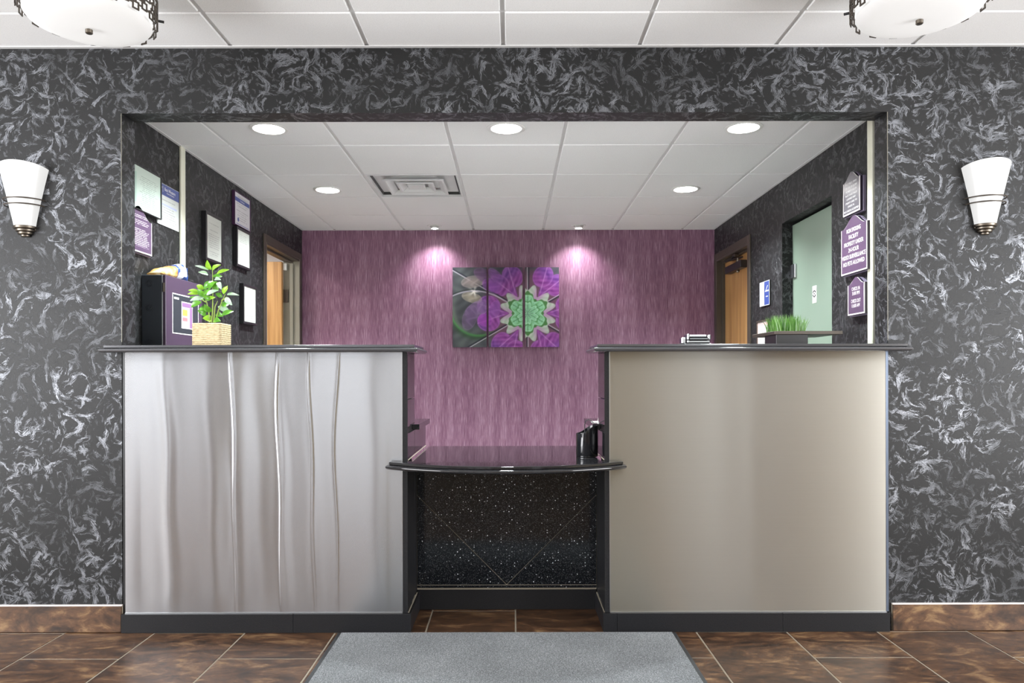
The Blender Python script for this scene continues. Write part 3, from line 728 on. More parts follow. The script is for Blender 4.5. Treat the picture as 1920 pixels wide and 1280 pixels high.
sconce(-2.178, 'half-cone frosted glass wall sconce on the plant side of the hatch'); sconce(2.119, 'half-cone frosted glass wall sconce on the sign side of the hatch')

def downlight(x, y, label):
    t = thing('recessed_downlight', label, 'ceiling light', (x, y, CO), group='recessed office downlights')
    MB().lathe([(.078, -.001), (.097, -.001), (.097, -.004), (.092, -.007), (.079, -.006), (.078, -.001)], 40, caps=(False, False)).build('trim_ring', 'white', t, smooth=True)
    MB().lathe([(.0001, -.0045), (.078, -.0045), (.078, -.001), (.0001, -.001)], 40).build('lens', 'lens', t, smooth=True)
    ld = bpy.data.lights.new('downlight_lamp', 'AREA'); ld.shape = 'DISK'; ld.size = .15; ld.energy = CAN_W; ld.spread = math.radians(125); ld.color = (.90, .98, 1)
    lo = bpy.data.objects.new('downlight_lamp', ld); COL.objects.link(lo); lo.parent = t; lo.location = (0, 0, -.0075)
downlight(-1.25, 3.868, 'round recessed downlight nearest the certificate wall, front row')
downlight(-.027, 3.868, 'round recessed downlight in the middle of the front row')
downlight(1.195, 3.868, 'round recessed downlight nearest the purple signs, front row')
downlight(-1.261, 5.148, 'round recessed downlight beside the square air vent, second row')
downlight(1.192, 5.148, 'round recessed downlight in front of the oak door, second row')
def gimbal(x, label):
    t = thing('gimbal_spotlight', label, 'ceiling light', (x, 6.40, CO), group='gimbal spotlights over the artwork')
    MB().lathe([(.040, -.001), (.062, -.001), (.062, -.004), (.055, -.008), (.042, -.006), (.040, -.001)], 32, caps=(False, False)).build('trim_ring', 'white', t, smooth=True)
    h = MB().lathe([(.012, .004), (.030, -.006), (.034, -.024), (.031, -.026), (.026, -.018), (.010, -.012)], 24).build('lamp_head', 'white', t, smooth=True)
    b = MB().lathe([(.0001, -.030), (.014, -.029), (.022, -.024), (.024, -.019), (.0001, -.019)], 20).build('bulb', 'bulb', t, smooth=True)
    ld = bpy.data.lights.new('gimbal_lamp', 'SPOT'); ld.energy = SPOT_W; ld.spot_size = math.radians(112); ld.spot_blend = 1.0; ld.shadow_soft_size = .03; ld.color = (1, .97, 1)
    lo = bpy.data.objects.new('gimbal_lamp', ld); COL.objects.link(lo); lo.parent = t; lo.location = (0, 0, -.05); lo.rotation_euler = (math.radians(12), 0, 0)
gimbal(-.657, 'small gimbal spotlight at the purple wall near the air vent'); gimbal(.571, 'small gimbal spotlight at the purple wall on the oak door side')

# square ceiling diffuser
def sqring(h, z): return [(-h, -h, z), (h, -h, z), (h, h, z), (-h, h, z)]
t = thing('air_vent', 'square stepped white air vent set into the office ceiling grid', 'vent', (VX+.305, VY+.305, CO))
MB().ring(-.297, .297, -.297, .297, .014, -.001, .006).build('vent_frame', 'grid', t, bevel=.001)
MB().box(-.27, .27, -.27, .27, .16, .165).build('duct_back', 'black', t)  # black sheet standing in for the darkness up the duct
for k in range(4):
    a = [(-.272, .272, -.275, -.268), (-.272, .272, .268, .275), (-.275, -.268, -.275, .275), (.268, .275, -.275, .275)][k]
    MB().box(*a, .012, .16).build('duct_side', 'vent_shade', t)
MB().loft([sqring(.2825, -.0005), sqring(.252, .075), sqring(.254, .075), sqring(.2845, -.0004), sqring(.2825, -.0005)], True, False, False).build('vent_skirt', 'grid', t)
for h in (.198, .122):
    m = MB().loft([sqring(h-.046, .022), sqring(h-.004, .000), sqring(h, -.003), sqring(h, -.010), sqring(h-.014, -.010), sqring(h-.050, .014), sqring(h-.046, .022)], True, False, False)
    m.build('louver_ring', 'grid', t)
MB().loft([sqring(.05, .006), sqring(.058, .002), sqring(.058, -.006), sqring(.052, -.008)]).build('centre_plate', 'grid', t)
for s in (-1, 1):
    MB().box(-.012, .012, .06*s-.006, .06*s+.006, .03, .17, Matrix.Translation((.05*s, 0, 0))).build('hanger', 'black', t)

# ================================================================== SIGNS, CERTIFICATES, ARTWORK
def arch(w, h, peak, n=22):
    """outline of a sign with a bell-shaped head, standing on y = 0"""
    pts = [(-w/2, 0), (w/2, 0), (w/2, h)]
    for i in range(n+1):
        x = w*.44 - w*.88*i/n; pts.append((x, h + (peak-h)*(.5+.5*math.cos(math.pi*x/(w*.44)))))
    pts.append((-w/2, h))
    return pts
def sign(label, face, y, z, w, h, peak, lines, mat='sign_purple', proud=.03, faceprint=None):
    """lines: (text, y, cap height, width)"""
    M, X = (FACE_R, XR) if face > 0 else (FACE_L, XL)
    t = thing('wall_sign', label, 'sign', (X, y, z), M, group='arched plum wall signs')
    MB().prism(arch(w+.014, h+.008, peak+.008), 0.0005, proud*.5).build('back_board', 'sign_mid', t, loc=(0, -.007, 0), bevel=.001)
    MB().prism(arch(w+.004, h+.002, peak+.002), proud*.5, proud-.003).build('middle_board', 'sign_back', t, loc=(0, -.002, 0))
    MB().prism(arch(w, h, peak), proud-.003, proud-.0005).build('border', 'sign_edge', t)
    fm = faceprint or MT[mat]
    MB().prism(arch(w-.014, h-.0065, peak-.007), proud-.0005, proud).build('face', fm, t, loc=(0, .007, 0))
    for (tx, yy, ch, wd) in lines: lettering(tx, 0, yy, proud, ch, t, width=wd)
    return t
sign('greyish arched sign with eight lines of white text, topmost on the glass-door wall', 1, 3.868, 1.975, .19, .172, .215,
     [('MUST BE 21 YEARS', .160, .0095, .125), ('OF AGE OR OLDER', .140, .0095, .13), ('TO RENT A ROOM', .120, .0095, .12), ('MUST HAVE VALID', .100, .0095, .13), ('LICENSE AND', .081, .0095, .10), ('CREDIT CARD TO', .061, .0095, .13), ('CHECK IN.', .042, .0095, .075), ('NO CHECKS ACCEPTED', .020, .0095, .165)], mat='sign_grey')
sign('large arched plum sign reading NON SMOKING FACILITY, above the check-in sign', 1, 3.842, 1.668, .290, .238, .292,
     [('NON SMOKING', .222, .022, .155), ('FACILITY', .188, .022, .105), ('PROPERTY UNDER', .154, .022, .215), ('24-HOUR', .121, .022, .115), ('VIDEO SURVEILLANCE', .087, .022, .262), ('NO PETS ALLOWED', .053, .022, .235)])
sign('small arched plum sign reading CHECK IN 3:00 PM', 1, 3.818, 1.452, .185, .155, .190,
     [('CHECK IN', .132, 0.018, .090), ('3:00 PM', .109, 0.018, .080), ('CHECK OUT', .070, 0.018, .105), ('11:00 AM', .046, 0.018, .085)])
pm = print_mat('plum_sign_print', lin(88, 70, 94), lin(215, 205, 215), 26, .06, .94, .10, .80, strength=.8, seed=3.0)
sign('arched plum sign crowded with fine print, below the framed certificates by the hatch', -1, 3.665, 1.752, .27, .165, .225, [], proud=.02, faceprint=pm)

def framed(label, face, y, z, w, h, bar, proud, fmat, pmat, matte=0.0, name='framed_certificate', extra=None, group='certificates on the office wall'):
    """centre y, bottom z"""
    M, X = (FACE_R, XR) if face > 0 else (FACE_L, XL)
    t = thing(name, label, 'certificate', (X, y, z), M, group=group)
    if bar > 0: MB().ring(-w/2, w/2, 0, h, bar, .0005, proud).build('frame', fmat, t, bevel=.0015)
    zb_ = proud-.006 if bar > 0 else proud
    MB().box(-w/2+bar, w/2-bar, bar, h-bar, .0005, zb_-.001).build('backing', 'frame_black', t)
    MB().box(-w/2+bar, w/2-bar, bar, h-bar, zb_-.0009, zb_).build('sheet', pmat, t)
    if extra: extra(t, zb_)
    return t
doc = lambda nm, rows, seed, paper=lin(182, 184, 177), **kw: print_mat(nm, paper, lin(110, 112, 112), rows, .12, .88, .08, .92, seed=seed, **kw)
cert_a = print_mat('green_certificate_print', lin(178, 192, 182), lin(105, 118, 110), 22, .30, .92, .10, .86, seed=1.0, bands=((.08, .24, .15, .85, lin(158, 182, 170)),))
framed('pale green framed certificate half hidden by the hatch edge', -1, 3.730, 1.955, .335, .222, .006, .026, 'frame_black', cert_a)
def poster_extra(t, zb_):
    MB().box(-.128, .128, .160, .218, zb_, zb_+.0006).build('header_band', 'navy', t)
    lettering('BW', -.088, .192, zb_+.0007, .020, t, width=.034); MB().box(-.0615, -.0600, .176, .206, zb_+.0006, zb_+.0009).build('divider', 'ink_white', t)
    lettering('Best Western', .020, .195, zb_+.0007, .018, t, width=.125); lettering('Hotels & Resorts', .024, .178, zb_+.0007, .008, t, width=.085)
framed('white notice with a navy header band beside the cream raceway', -1, 4.015, 1.940, .256, .220, 0.0, .004, 'frame_black', doc('notice_print', 17, 2.0, lin(192, 196, 192), bands=((.08, .9, .48, .53, lin(168, 176, 205)),)), name='wall_notice', extra=poster_extra)
framed('black framed letter hanging alone near the cream raceway', -1, 4.582, 1.835, .262, .292, .016, .030, 'frame_black', doc('letter_print_one', 20, 4.0))
def plaque_extra(t, zb_):
    MB().box(-.136, .136, .163, .190, zb_, zb_+.0006).build('header_band', 'navy', t)
    lettering('Certificate', 0, .1765, zb_+.0007, .010, t, width=.08); MB().lathe([(.0001, 0), (.014, 0), (.014, .0008), (.0001, .0008)], 18, (-.075, .045, zb_)).build('seal', 'navy', t)
    MB().box(-.11, .12, .014, .018, zb_, zb_+.0006).build('rule_line', 'navy', t)
framed('white certificate with a navy band, highest under the ceiling', -1, 5.085, 2.143, .30, .226, .006, .022, 'canvas_edge', doc('award_print', 14, 5.0, lin(190, 188, 190)), extra=plaque_extra)
framed('black framed letter just below the navy-banded certificate', -1, 5.083, 1.872, .262, .262, .016, .030, 'frame_black', doc('letter_print_two', 20, 6.0))
framed('black framed letter hung lowest, behind the potted plant', -1, 5.203, 1.500, .266, .272, .016, .030, 'frame_black', doc('letter_print_three', 20, 7.0))
# notices on the sign-side wall
def swoosh(t, zb_):
    MB().box(-.005, .095, .004, .166, zb_, zb_+.0006).build('colour_panel', 'navy', t)
    MB().prism([(.012, .095), (.085, .095), (.085, .104), (.03, .104), (.07, .135), (.062, .137)], zb_+.0006, zb_+.001).build('emblem', 'ink_white', t)
    MB().box(.03, .07, .058, .064, zb_+.0006, zb_+.001).build('text_line', 'ink_white', t)
framed('small white and navy notice between the oak door and the glass door', 1, 5.257, 1.628, .205, .170, 0.0, .010, 'white', doc('slate_notice_print', 8, 8.0, lin(196, 196, 200)), name='wall_notice', extra=swoosh, group='notices on the sign wall')
framed('pink-bordered paper notice behind the grass planter', 1, 5.305, 1.235, .25, .295, .012, .012, 'bronze', doc('pink_notice_print', 12, 9.0, lin(222, 220, 214), bands=((0, 1, .90, .97, lin(214, 170, 168)), (0, .05, 0, 1, lin(220, 186, 182)))), name='wall_notice', group='notices on the sign wall')

# triptych: a print of an abstract flower across three canvases
import numpy as np
def s2l(c): c = np.asarray(c, float)/255; return np.where(c <= .04045, c/12.92, ((c+.055)/1.055)**2.4)
def art_colour(U, V):
    """U, V in the pixel space of the print (x 310..1600, y 195..1150)"""
    sm = lambda e0, e1, x: np.clip((x-e0)/(e1-e0), 0, 1)**2*(3-2*np.clip((x-e0)/(e1-e0), 0, 1))
    mixc = lambda c, k, d: c*(1-k[..., None]) + np.asarray(d, float)*k[..., None]
    rng = np.sin(U*.021+np.cos(V*.017)*2)*np.cos(V*.024+np.sin(U*.013)*2)
    C = np.zeros(U.shape+(3,)) + np.array([84, 86, 92.])
    C = mixc(C, sm(900, 300, U)*.8, (88, 98, 94)); C = mixc(C, .35+.3*rng, (46, 46, 54))
    # sweeping green rings at the lower corner
    d = np.hypot((U-620), (V-690)*1.0)
    C = mixc(C, np.exp(-((d-330)/16)**2)*sm(560, 820, V), (84, 150, 84)); C = mixc(C, np.exp(-((d-350)/34)**2)*sm(700, 1000, V)*.6, (40, 70, 44))
    C = mixc(C, np.exp(-((d-300)/26)**2)*sm(480, 760, V)*sm(560, 380, U)*.5, (112, 128, 112))
    # main flower, centre and polar coordinates
    cx, cy = 1215., 750.; dx, dy = U-cx, cy-V; r = np.hypot(dx, dy)+1e-6; th = np.arctan2(dy, dx)
    C = mixc(C, sm(620, 420, r)*.85, (108, 74, 92))
    for k in range(6):
        a = k*math.pi/3 + (.0 if k not in (1, 2) else (.07 if k == 1 else -.07)*-1)
        A = dx*math.cos(a)+dy*math.sin(a); B = -dx*math.sin(a)+dy*math.cos(a)
        for sgn in (-1, 1):
            q = np.hypot((A-470)/1.15 - 0*B, B-sgn*95)
            lobe = sm(128, 112, q)
            tip = sm(8, -8, np.abs(B) - np.clip((A-215)*.42, 0, 110))*sm(215, 240, A)*sm(520, 470, A)
            body = np.maximum(lobe, tip*.999)
            tx = .6*np.sin(q*.07+1.5*np.sin(A*.025))*np.cos((B-sgn*60)*.02) + .3*np.sin(A*.11+B*.07); base = np.stack([122+26*tx+10*np.sin(A*.02), 66+22*tx, 138+24*tx], -1)
            C = C*(1-body[..., None]) + base*body[..., None]
            C = mixc(C, np.exp(-((q-114)/8)**2)*body*.4, (176, 128, 186)); C = mixc(C, np.exp(-((np.abs(B)-np.abs(A-240)*.33)/7)**2)*body*sm(240, 300, A)*.45, (204, 160, 208))
            C = mixc(C, sm(330, 230, A)*body*.5, (166, 74, 148))
    # dark and pale ribs between the petals
    for k in range(6):
        a = k*math.pi/3+math.pi/6; A = dx*math.cos(a)+dy*math.sin(a); B = -dx*math.sin(a)+dy*math.cos(a)
        m_ = sm(200, 300, A)
        C = mixc(C, np.exp(-((B+10)/9)**2)*m_*.8, (30, 32, 44)); C = mixc(C, np.exp(-((B-4)/5)**2)*m_*.8, (206, 204, 212))
    # pale pink collar and green heart
    ph = th*6
    R1 = 250 + 70*np.abs(np.sin(ph/2+math.pi/2*0)) + 22*np.cos(ph*2)
    R1 = 298 - 28*np.cos(ph) - 46*np.cos(2*ph)
    C = mixc(C, sm(6, -10, r-R1), (160, 178, 158)); C = mixc(C, sm(6, -10, r-R1)*(.5+.5*np.sin(r*.09+np.cos(ph)*4))*.5, (196, 206, 196))
    C = mixc(C, sm(0, -10, r-R1)*np.exp(-((np.cos(ph)-1)/.9)**2)*.85, (176, 132, 176))
    R2 = 226 - 38*np.cos(ph) + 8*np.cos(4*ph)
    C = mixc(C, sm(5, -6, r-R2), (74, 122, 70))
    R3 = 202 - 30*np.cos(ph) - 10*np.cos(2*ph); tex = .5+.5*np.sin(r*.12+3*np.cos(ph*2))*np.cos(ph*2+r*.05)
    C = mixc(C, sm(4, -8, r-R3), (122, 184, 134)); C = mixc(C, sm(0, -10, r-R3)*tex*.75, (152, 206, 176)); C = mixc(C, sm(0, -10, r-R3)*np.clip(np.cos(ph*2+math.pi)-.5, 0, 1)*sm(90, 130, r), (96, 160, 96))
    vein = np.exp(-((np.abs(np.sin(ph/2+math.pi/2))*r)/16)**2); C = mixc(C, vein*sm(0, -10, r-R3)*sm(40, 90, r)*.7, (70, 120, 78))
    R4 = 128 - 20*np.cos(ph) - 14*np.cos(2*ph); C = mixc(C, np.exp(-((r-R4)/9)**2)*.75, (66, 126, 70)); C = mixc(C, np.exp(-((r-R4+18)/10)**2)*.5, (190, 232, 206))
    C = mixc(C, np.exp(-((r-R3+12)/8)**2)*.45, (176, 222, 190)); C = mixc(C, np.exp(-((np.abs(np.sin(ph))*r)/14)**2)*sm(0, -10, r-R3)*sm(100, 150, r)*.4, (60, 112, 66))
    C = mixc(C, sm(95, 10, r)*np.clip(np.cos(th*12), 0, 1)*.95, (70, 84, 84))
    # second, cream flower with mauve petals on the first canvas
    fx, fy = 570., 490.; ex, ey = U-fx, V-fy; q = np.hypot(ex, ey)+1e-6; tt = np.arctan2(ey, ex)
    left = sm(930, 760, U)
    for (px, py, rx, ry, ang, col) in ((560, 370, 150, 75, -.12, (150, 138, 134)), (545, 560, 130, 62, .25, (158, 150, 132)), (700, 300, 150, 80, .5, (108, 78, 116)), (610, 700, 165, 95, -.5, (128, 100, 144)), (520, 800, 90, 160, .3, (104, 84, 118)), (790, 420, 130, 90, .4, (136, 76, 158)), (700, 830, 90, 80, .2, (150, 66, 164)), (820, 700, 70, 110, .3, (136, 80, 158)), (830, 300, 120, 60, .8, (130, 80, 150))):
        A = (U-px)*math.cos(ang)+(V-py)*math.sin(ang); B = -(U-px)*math.sin(ang)+(V-py)*math.cos(ang); e = np.hypot(A/rx, B/ry)
        k = sm(1.04, .86, e)*sm(960, 860, U)
        C = mixc(C, k*(.45+.5*np.clip(1.1-e, 0, 1)), np.array(col)*.95); C = mixc(C, np.exp(-((e-.93)/.045)**2)*sm(960, 860, U)*.3, np.array(col)+30); C = mixc(C, np.clip(np.sin(A*.05+2.5*np.sin(B*.04)), 0, 1)*k*.3, np.array(col)+28)
    C = mixc(C, np.exp(-(q/(36+16*np.cos(tt*5)))**2), (236, 232, 222))
    C = mixc(C, np.exp(-((V-(500+ (U-570)**2*.0009 - 20))/8)**2)*sm(1000, 900, U)*.7, (206, 198, 214)); C = mixc(C, np.exp(-((V-(482+(U-570)**2*.0009-20))/7)**2)*sm(1000, 900, U)*.7, (38, 44, 44))
    return np.clip(C, 0, 255)
for lab, p0, p1 in (('canvas print with a cream blossom, first of three beside the air vent', 849, 912.5), ('middle canvas of the three flower prints', 916.3, 980), ('canvas print with the green flower heart, third of three on the oak door side', 985, 1048.5)):
    yfr = YB-.034; s = F/yfr
    x0, x1 = (p0-960)/s, (p1-960)/s; z1, z0 = CAMZ+(702-501)/s, CAMZ+(702-650.5)/s
    t = thing('canvas_print', lab, 'artwork', ((x0+x1)/2, YB-.0022, z0), FACE_F, group='flower triptych on the purple wall')
    w, h = x1-x0, z1-z0
    MB().box(-w/2, w/2, 0, h, 0.0, .030).build('stretcher', 'canvas_edge', t)
    nx, ny = 64, 150
    us = np.linspace(-w/2, w/2, nx+1); vs = np.linspace(0, h, ny+1)
    UU, VV = np.meshgrid(us, vs); P = np.stack([UU, VV, np.full_like(UU, .0312)], -1).reshape(-1, 3)
    i = np.arange(nx)[None]+np.arange(ny)[:, None]*(nx+1); fc = np.stack([i, i+1, i+nx+2, i+nx+1], -1).reshape(-1, 4)
    me = bpy.data.meshes.new('printed_face'); me.from_pydata(P.tolist(), [], fc.tolist())
    pxx = 960+((x0+x1)/2+UU)*s; pyy = 702-(z0+VV-CAMZ)*s
    cc = s2l(art_colour((pxx-800)*6.4, (pyy-470)*6.4)).reshape(-1, 3)
    at = me.color_attributes.new('print', 'FLOAT_COLOR', 'POINT'); at.data.foreach_set('color', np.concatenate([cc, np.ones((len(cc), 1))], 1).ravel().astype(np.float32))
    me.materials.append(MT['art']); link('printed_face', me, t)

# ================================================================== SMALL THINGS
# wall cabinet with knock-outs
t = thing('wall_cabinet', 'plum metal wall cabinet with knock-out holes behind the potted plant', 'cabinet', (-1.785, 3.95, 1.05))
MT['plum'] = plain('plum_metal', lin(72, 58, 76), .35); MT['slate'] = plain('dark_slate_metal', lin(52, 56, 62), .35)
bw(MB().box(XL, -1.735, 3.73, 4.17, 1.05, 1.650), 'cabinet_body', 'slate', t, bevel=.003)
dr = bw(MB().box(-1.7345, -1.720, 3.733, 4.17, 1.052, 1.650), 'cabinet_door', 'plum', t, bevel=.002)
for z in (1.60, 1.12): bw(MB().tube([(-1.729, 3.731, z-.035), (-1.729, 3.731, z+.01)], .0045, 8), 'hinge', 'nickel', dr)
for z in (1.608, 1.486, 1.314, 1.16):
    for r in (.016, .0095):
        rg = [( -1.798+r*math.cos(2*math.pi*k/20), 3.7285, z+r*math.sin(2*math.pi*k/20)) for k in range(21)]
        bw(MB().tube(rg, .0012, 6), 'knockout_ring', 'slate', t)
for x, z in ((-1.825, 1.635), (-1.76, 1.635)): bw(MB().box(x-.003, x+.003, 3.7288, 3.7302, z-.003, z+.003), 'rivet', 'nickel', t)
def on_door(y0, y1, z0, z1, d, nm, mat): return bw(MB().box(-1.7195, -1.7195+d, y0, y1, z0, z1), nm, mat, dr)
on_door(3.803, 4.118, 1.363, 1.569, .0008, 'label_border', 'ink_white'); on_door(3.8085, 4.1125, 1.3685, 1.5635, .0013, 'label_field', 'slate')
lb = print_mat('label_print', lin(188, 176, 196), lin(150, 120, 160), 9, .1, .9, .05, .95, seed=11., bands=())
on_door(3.906, 4.04, 1.395, 1.535, .0017, 'label_border', 'sign_edge')
MT['ycol'] = plain('yellow_print', lin(190, 176, 84), .4); MT['rcol'] = plain('coral_print', lin(206, 120, 124), .4); MT['vcol'] = plain('violet_print', lin(140, 104, 146), .4); MT['gcol'] = plain('grey_print', lin(176, 166, 178), .4)
on_door(3.911, 4.035, 1.40, 1.53, .0020, 'label_picture', 'gcol')
on_door(3.911, 4.035, 1.508, 1.53, .0023, 'label_picture', 'vcol'); on_door(4.005, 4.035, 1.40, 1.507, .0023, 'label_picture', 'vcol'); on_door(3.918, 3.975, 1.462, 1.494, .0023, 'label_picture', 'ycol'); on_door(3.918, 3.975, 1.434, 1.452, .0023, 'label_picture', 'rcol')
on_door(3.82, 3.875, 1.540, 1.550, .0017, 'text_line', 'ink_white'); on_door(4.06, 4.10, 1.381, 1.392, .0017, 'text_line', 'ink_white')

# bag on top of the cabinet
g = NT('golden_snack_bag'); gx, gy, gz = g.sep(g.coord())
nb = g.noise(g.coord(), 26.0, 3.0)
gold = g.ramp(nb, [(.35, lin(150, 104, 54)), (.5, lin(206, 164, 98)), (.65, lin(236, 212, 160))])
blue = g.mix(g.sm(g.noise(g.coord(), 17.0, 1.0), .5, .53), lin(46, 74, 132), lin(232, 234, 238))
MT['bag'] = g.set(Base_Color=g.mix(g.sm(gy, .02, .03), gold, blue), Roughness=.25)
t = thing('snack_bag', 'golden food bag with a blue and white end lying on the plum cabinet', 'bag', (-1.778, 3.885, 1.650))
rings = []
for i in range(15):
    v = i/14; y = -.145+.29*v; hh = (.014+.036*v)*min(1, v*6+.25)*min(1, (1-v)*9+.45); ww = .040
    hh = max(hh, .006); rings.append([(ww*math.copysign(abs(math.cos(a))**.7, math.cos(a)), y+.003*math.sin(a*5+i), hh+hh*math.copysign(abs(math.sin(a))**.7, math.sin(a))) for a in [2*math.pi*k/20 for k in range(20)]])
MB().loft(rings).build('bag_body', 'bag', t, smooth=True)
MB().box(-.036, .036, .145, .151, .002, .075).build('bag_seal', 'bag', t, bevel=.001)

# potted plant
PZ = 3.46; ps = F/PZ
def pp(cx_, cy_, dy=0.0):       # a point of the plant traced at the plant's own distance
    return Vector(((340+cx_/7.53-960)/ps, dy, CAMZ+(702-(480+cy_/7.53))/ps))
t = thing('potted_plant', 'leafy green plant in a woven straw pot on the stone counter', 'plant', ((397.5-960)/ps, PZ, CT))
org = Vector(t.location)
g = NT('woven_straw'); gx, gy, gz = g.sep(g.coord())
wv = g.noise(g.V('MULTIPLY', g.coord(), (60.0, 60.0, 260.0)), 1.0, 2.0, .6)
MT['straw'] = g.set(Base_Color=g.ramp(wv, [(.3, lin(168, 148, 112)), (.5, lin(204, 186, 148)), (.7, lin(222, 208, 174))]), Roughness=.8, Normal=g.bump(wv, .5, .003))
hp = .066; Hp = .104; rings = []
def rsq(h, z, c=.006): return [(-h+c, -h, z), (h-c, -h, z), (h, -h+c, z), (h, h-c, z), (h-c, h, z), (-h+c, h, z), (-h, h-c, z), (-h, -h+c, z)]
for k in range(11):
    z = Hp*k/11; rings += [rsq(hp-.0022, z+.0002), rsq(hp, z+.0022), rsq(hp, z+Hp/11-.0024)]
rings += [rsq(hp-.003, Hp), rsq(hp-.010, Hp), rsq(hp-.010, Hp-.012)]
MB().loft(rings).build('woven_pot', 'straw', t)
MB().box(-hp+.0102, hp-.0102, -hp+.0102, hp-.0102, Hp-.03, Hp-.011).build('soil', 'brown_dark', t)
def leaf_mat(nm, a, b):
    n = NT(nm); v = n.noise(n.coord(), 30.0, 2.0)
    return n.set(Base_Color=n.mix(v, a, b), Roughness=.28, Subsurface_Weight=0.0, Specular_IOR_Level=.5)
MT['leaf_a'] = leaf_mat('fresh_leaf', lin(116, 178, 40), lin(176, 218, 66)); MT['leaf_b'] = leaf_mat('deep_leaf', lin(66, 134, 36), lin(112, 170, 52)); MT['leaf_c'] = leaf_mat('pale_leaf', lin(150, 190, 158), lin(200, 222, 196))
MT['stem'] = plain('green_stem', lin(140, 160, 76), .5)
LEAVES = [(430, 190, 425, 75, 66, 'a'), (455, 210, 615, 135, 58, 'a'), (480, 235, 640, 165, 44, 'a'), (400, 190, 215, 130, 30, 'c'), (400, 260, 310, 235, 50, 'c'), (420, 270, 540, 262, 46, 'b'), (460, 310, 580, 330, 46, 'c'),
          (430, 350, 300, 450, 76, 'b'), (440, 340, 420, 470, 80, 'b'), (460, 345, 520, 480, 84, 'b'), (520, 360, 612, 470, 56, 'c'), (300, 455, 205, 395, 62, 'a'), (250, 500, 80, 465, 46, 'a'), (240, 520, 80, 520, 40, 'a'),
          (325, 560, 240, 465, 70, 'b'), (330, 540, 405, 465, 76, 'b'), (380, 545, 542, 475, 50, 'c'), (315, 580, 135, 620, 58, 'c'), (300, 600, 128, 572, 46, 'b'), (300, 640, 148, 710, 76, 'b'), (370, 600, 475, 570, 48, 'a'),
          (600, 520, 625, 422, 62, 'a'), (610, 530, 705, 428, 50, 'a'), (640, 530, 838, 548, 36, 'c'), (640, 580, 742, 688, 66, 'c'), (560, 690, 634, 655, 68, 'b'), (508, 700, 642, 765, 72, 'c'), (375, 775, 240, 705, 78, 'b'),
          (575, 825, 712, 758, 60, 'b'), (430, 885, 320, 865, 84, 'a'), (470, 895, 595, 915, 70, 'b'), (470, 800, 590, 838, 66, 'b'), (370, 830, 300, 770, 66, 'b'), (420, 610, 340, 560, 60, 'b'), (560, 560, 478, 515, 54, 'b'), (450, 780, 400, 690, 60, 'b')]
rnd = random.Random(4)
for i, (bx_, by_, tx_, ty_, wpx, kd) in enumerate(LEAVES):
    db = rnd.uniform(-.02, .02); a = pp(bx_, by_, 0) ; b = pp(tx_, ty_, 0)
    a = Vector((a.x, PZ+db, a.z))-org; b = Vector((b.x, PZ+db+rnd.uniform(-.045, .03), b.z))-org
    d = b-a; L = d.length; d.normalize()
    view = Vector((.25*rnd.uniform(-1, 1), -1, .35)); side = d.cross(view).normalized(); up = side.cross(d).normalized()
    wdt = wpx/7.53/ps/2*1.2; m = MB(); nseg = 7; rings = []
    for k in range(nseg+1):
        v = k/nseg; ww = wdt*max(.04, (math.sin(math.pi*v**.85)))**.75; dr_ = -.10*L*(v-.4)**2
        c = a + d*(L*v) + up*(.12*L*math.sin(math.pi*v)+dr_)
        rings.append([c-side*ww+up*ww*.28, c-side*ww*.5+up*ww*.06, c, c+side*ww*.5+up*ww*.06, c+side*ww+up*ww*.28])
    low = [[p-up*.0009 for p in r] for r in rings]
    vs = [p for r in rings for p in r]+[p for r in low for p in r]; n5 = 5; T = len(rings)*5; fs = []
    for k in range(nseg):
        for j in range(4):
            q = k*5+j; fs += [(q, q+1, q+6, q+5), (T+q, T+q+5, T+q+6, T+q+1)]
    per = [0, 1, 2, 3, 4]+[r*5+4 for r in range(1, nseg+1)]+[nseg*5+j for j in (3, 2, 1, 0)]+[r*5 for r in range(nseg-1, 0, -1)]
    for p, q in zip(per, per[1:]+per[:1]): fs.append((q, p, T+p, T+q))
    m.add(vs, fs); m.build('leaf', 'leaf_'+kd, t, smooth=True)
for pts in ([(430, 930), (440, 760), (438, 520), (430, 190)], [(405, 930), (385, 780), (350, 640), (320, 560)], [(480, 930), (520, 760), (570, 620), (610, 520)], [(460, 930), (465, 800), (470, 700), (500, 620)], [(350, 640), (290, 610), (250, 510)], [(570, 620), (640, 570)]):
    MB().tube([Vector((pp(*p).x, PZ+.004*k, pp(*p).z))-org for k, p in enumerate(pts)], [.0035-.0006*k for k in range(len(pts))], 7).build('stem', 'stem', t, smooth=True)

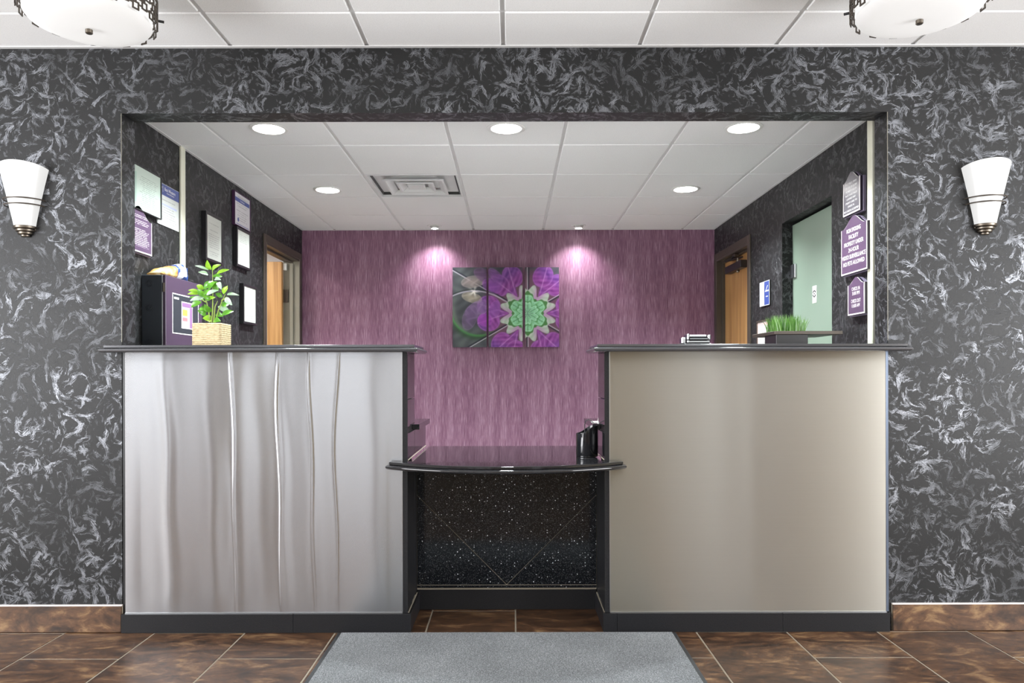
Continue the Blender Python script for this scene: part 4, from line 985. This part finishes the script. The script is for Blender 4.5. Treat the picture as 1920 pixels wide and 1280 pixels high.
# grass planter
t = thing('grass_planter', 'bright green grass in a black planter with a wide flat top plate', 'planter', (1.30, 3.58, CT))
bw(MB().box(1.232, 1.380, 3.50, 3.66, CT, 1.334), 'planter_box', 'black', t, bevel=.0015)
bw(MB().box(1.222, 1.540, 3.495, 3.82, 1.3345, 1.350), 'top_plate', 'bronze', t, bevel=.0015)
MT['grass'] = leaf_mat('grass_blade', lin(58, 112, 52), lin(122, 166, 76))
m = MB(); rg = random.Random(9)
for k in range(520):
    x = rg.uniform(1.215, 1.372); x = 1.236+(x-1.215)*.90; y = rg.uniform(3.515, 3.65); hgt = rg.uniform(.055, .092)*(1-.28*abs((x-1.30)/.08)**2.2)
    lx, ly = rg.uniform(-.016, .016)+(x-1.305)*.18, rg.uniform(-.014, .014); wv_ = rg.uniform(.0014, .0026); an = rg.uniform(0, math.pi)
    sx, sy = math.cos(an)*wv_, math.sin(an)*wv_*.6; z = 1.350
    m.add([(x-sx, y-sy, z), (x+sx, y+sy, z), (x+lx*.4-sx*.8, y+ly*.4-sy*.8, z+hgt*.55), (x+lx*.4+sx*.8, y+ly*.4+sy*.8, z+hgt*.55), (x+lx, y+ly, z+hgt)], [(0, 1, 3, 2), (2, 3, 4)])
o = bw(m, 'grass_blades', 'grass', t); o['kind'] = 'stuff'

# chrome gadget on the counter
t = thing('desk_gadget', 'small silver and glass gadget lying on the satin steel counter', 'gadget', (.852, 3.49, CT))
MT['chrome'] = plain('bright_chrome', (.48, .49, .5, 1), .2, 1.0)
bw(MB().box(.795, .920, 3.455, 3.52, CT, CT+.010), 'base_plate', 'chrome', t, bevel=.003)
bw(MB().box(.806, .912, 3.450, 3.525, CT+.0105, CT+.024), 'lower_shell', 'chrome', t, bevel=.004)
bw(MB().box(.818, .900, 3.448, 3.515, CT+.0245, CT+.036), 'clear_roller', 'gloss_black', t, bevel=.004)
bw(MB().box(.8175, .9005, 3.4465, 3.4475, CT+.029, CT+.0315), 'glass_strip', 'chrome', t)
bw(MB().box(.806, .8175, 3.452, 3.52, CT+.0245, CT+.054), 'end_cap', 'chrome', t, bevel=.004); bw(MB().box(.901, .9155, 3.452, 3.52, CT+.0245, CT+.050), 'end_cap', 'chrome', t, bevel=.004)
bw(MB().box(.818, .900, 3.462, 3.51, CT+.0365, CT+.050), 'upper_shell', 'chrome', t, bevel=.004)
bw(MB().box(.782, .805, 3.46, 3.51, CT+.006, CT+.038), 'side_knob', 'chrome', t, bevel=.006)

# black desk canister with a wavy top and cable
t = thing('black_canister', 'glossy black canister with a slanted wavy rim on the low desk top', 'canister', (.352, 3.535, LT))
n = 48; rx = .0515; outer0 = []; 
def rimz(a): x = math.cos(a); return .128+.018*x+.006*math.sin(3.0*x)
def ringc(r, zf): return [(r*math.cos(2*math.pi*k/n), r*math.sin(2*math.pi*k/n), zf(2*math.pi*k/n)) for k in range(n)]
MB().loft([ringc(rx-.002, lambda a: .0), ringc(rx, lambda a: .002), ringc(rx, lambda a: .006), ringc(rx-.0015, lambda a: .007)]).build('base_ring', 'gloss_black', t, smooth=True)
MB().loft([ringc(rx-.0005, lambda a: .0075), ringc(rx, lambda a: .009), ringc(rx, lambda a: rimz(a)-.002), ringc(rx-.0015, rimz), ringc(rx-.004, lambda a: rimz(a)-.001), ringc(rx-.0045, lambda a: .10), ringc(rx-.0045, lambda a: .012)]).build('canister_wall', 'gloss_black', t, smooth=True)
MB().tube([(-.005, .046, .10), (-.006, .049, .142), (-.001, .058, .160), (.012, .075, .168), (.030, .095, .162), (.045, .14, .150)], .0022, 8).build('cable', 'black', t, smooth=True)
# things on the far work surface beside it
t = thing('paper_card', 'small white folded card standing on the work surface behind the canister', 'card', (.425, 3.66, .912))
MB().prism([(-.006, 0), (.012, 0), (.004, .052), (.002, .052)], -.03, .03, lambda x, y, z: (x, z, y)).build('folded_sheet', 'white', t)
t = thing('paper_sheet', 'loose white paper sheet lying on the work surface edge', 'paper', (.42, 3.74, .912))
MB().box(-.022, .03, -.04, .05, .0003, .003).build('sheet', 'white', t)
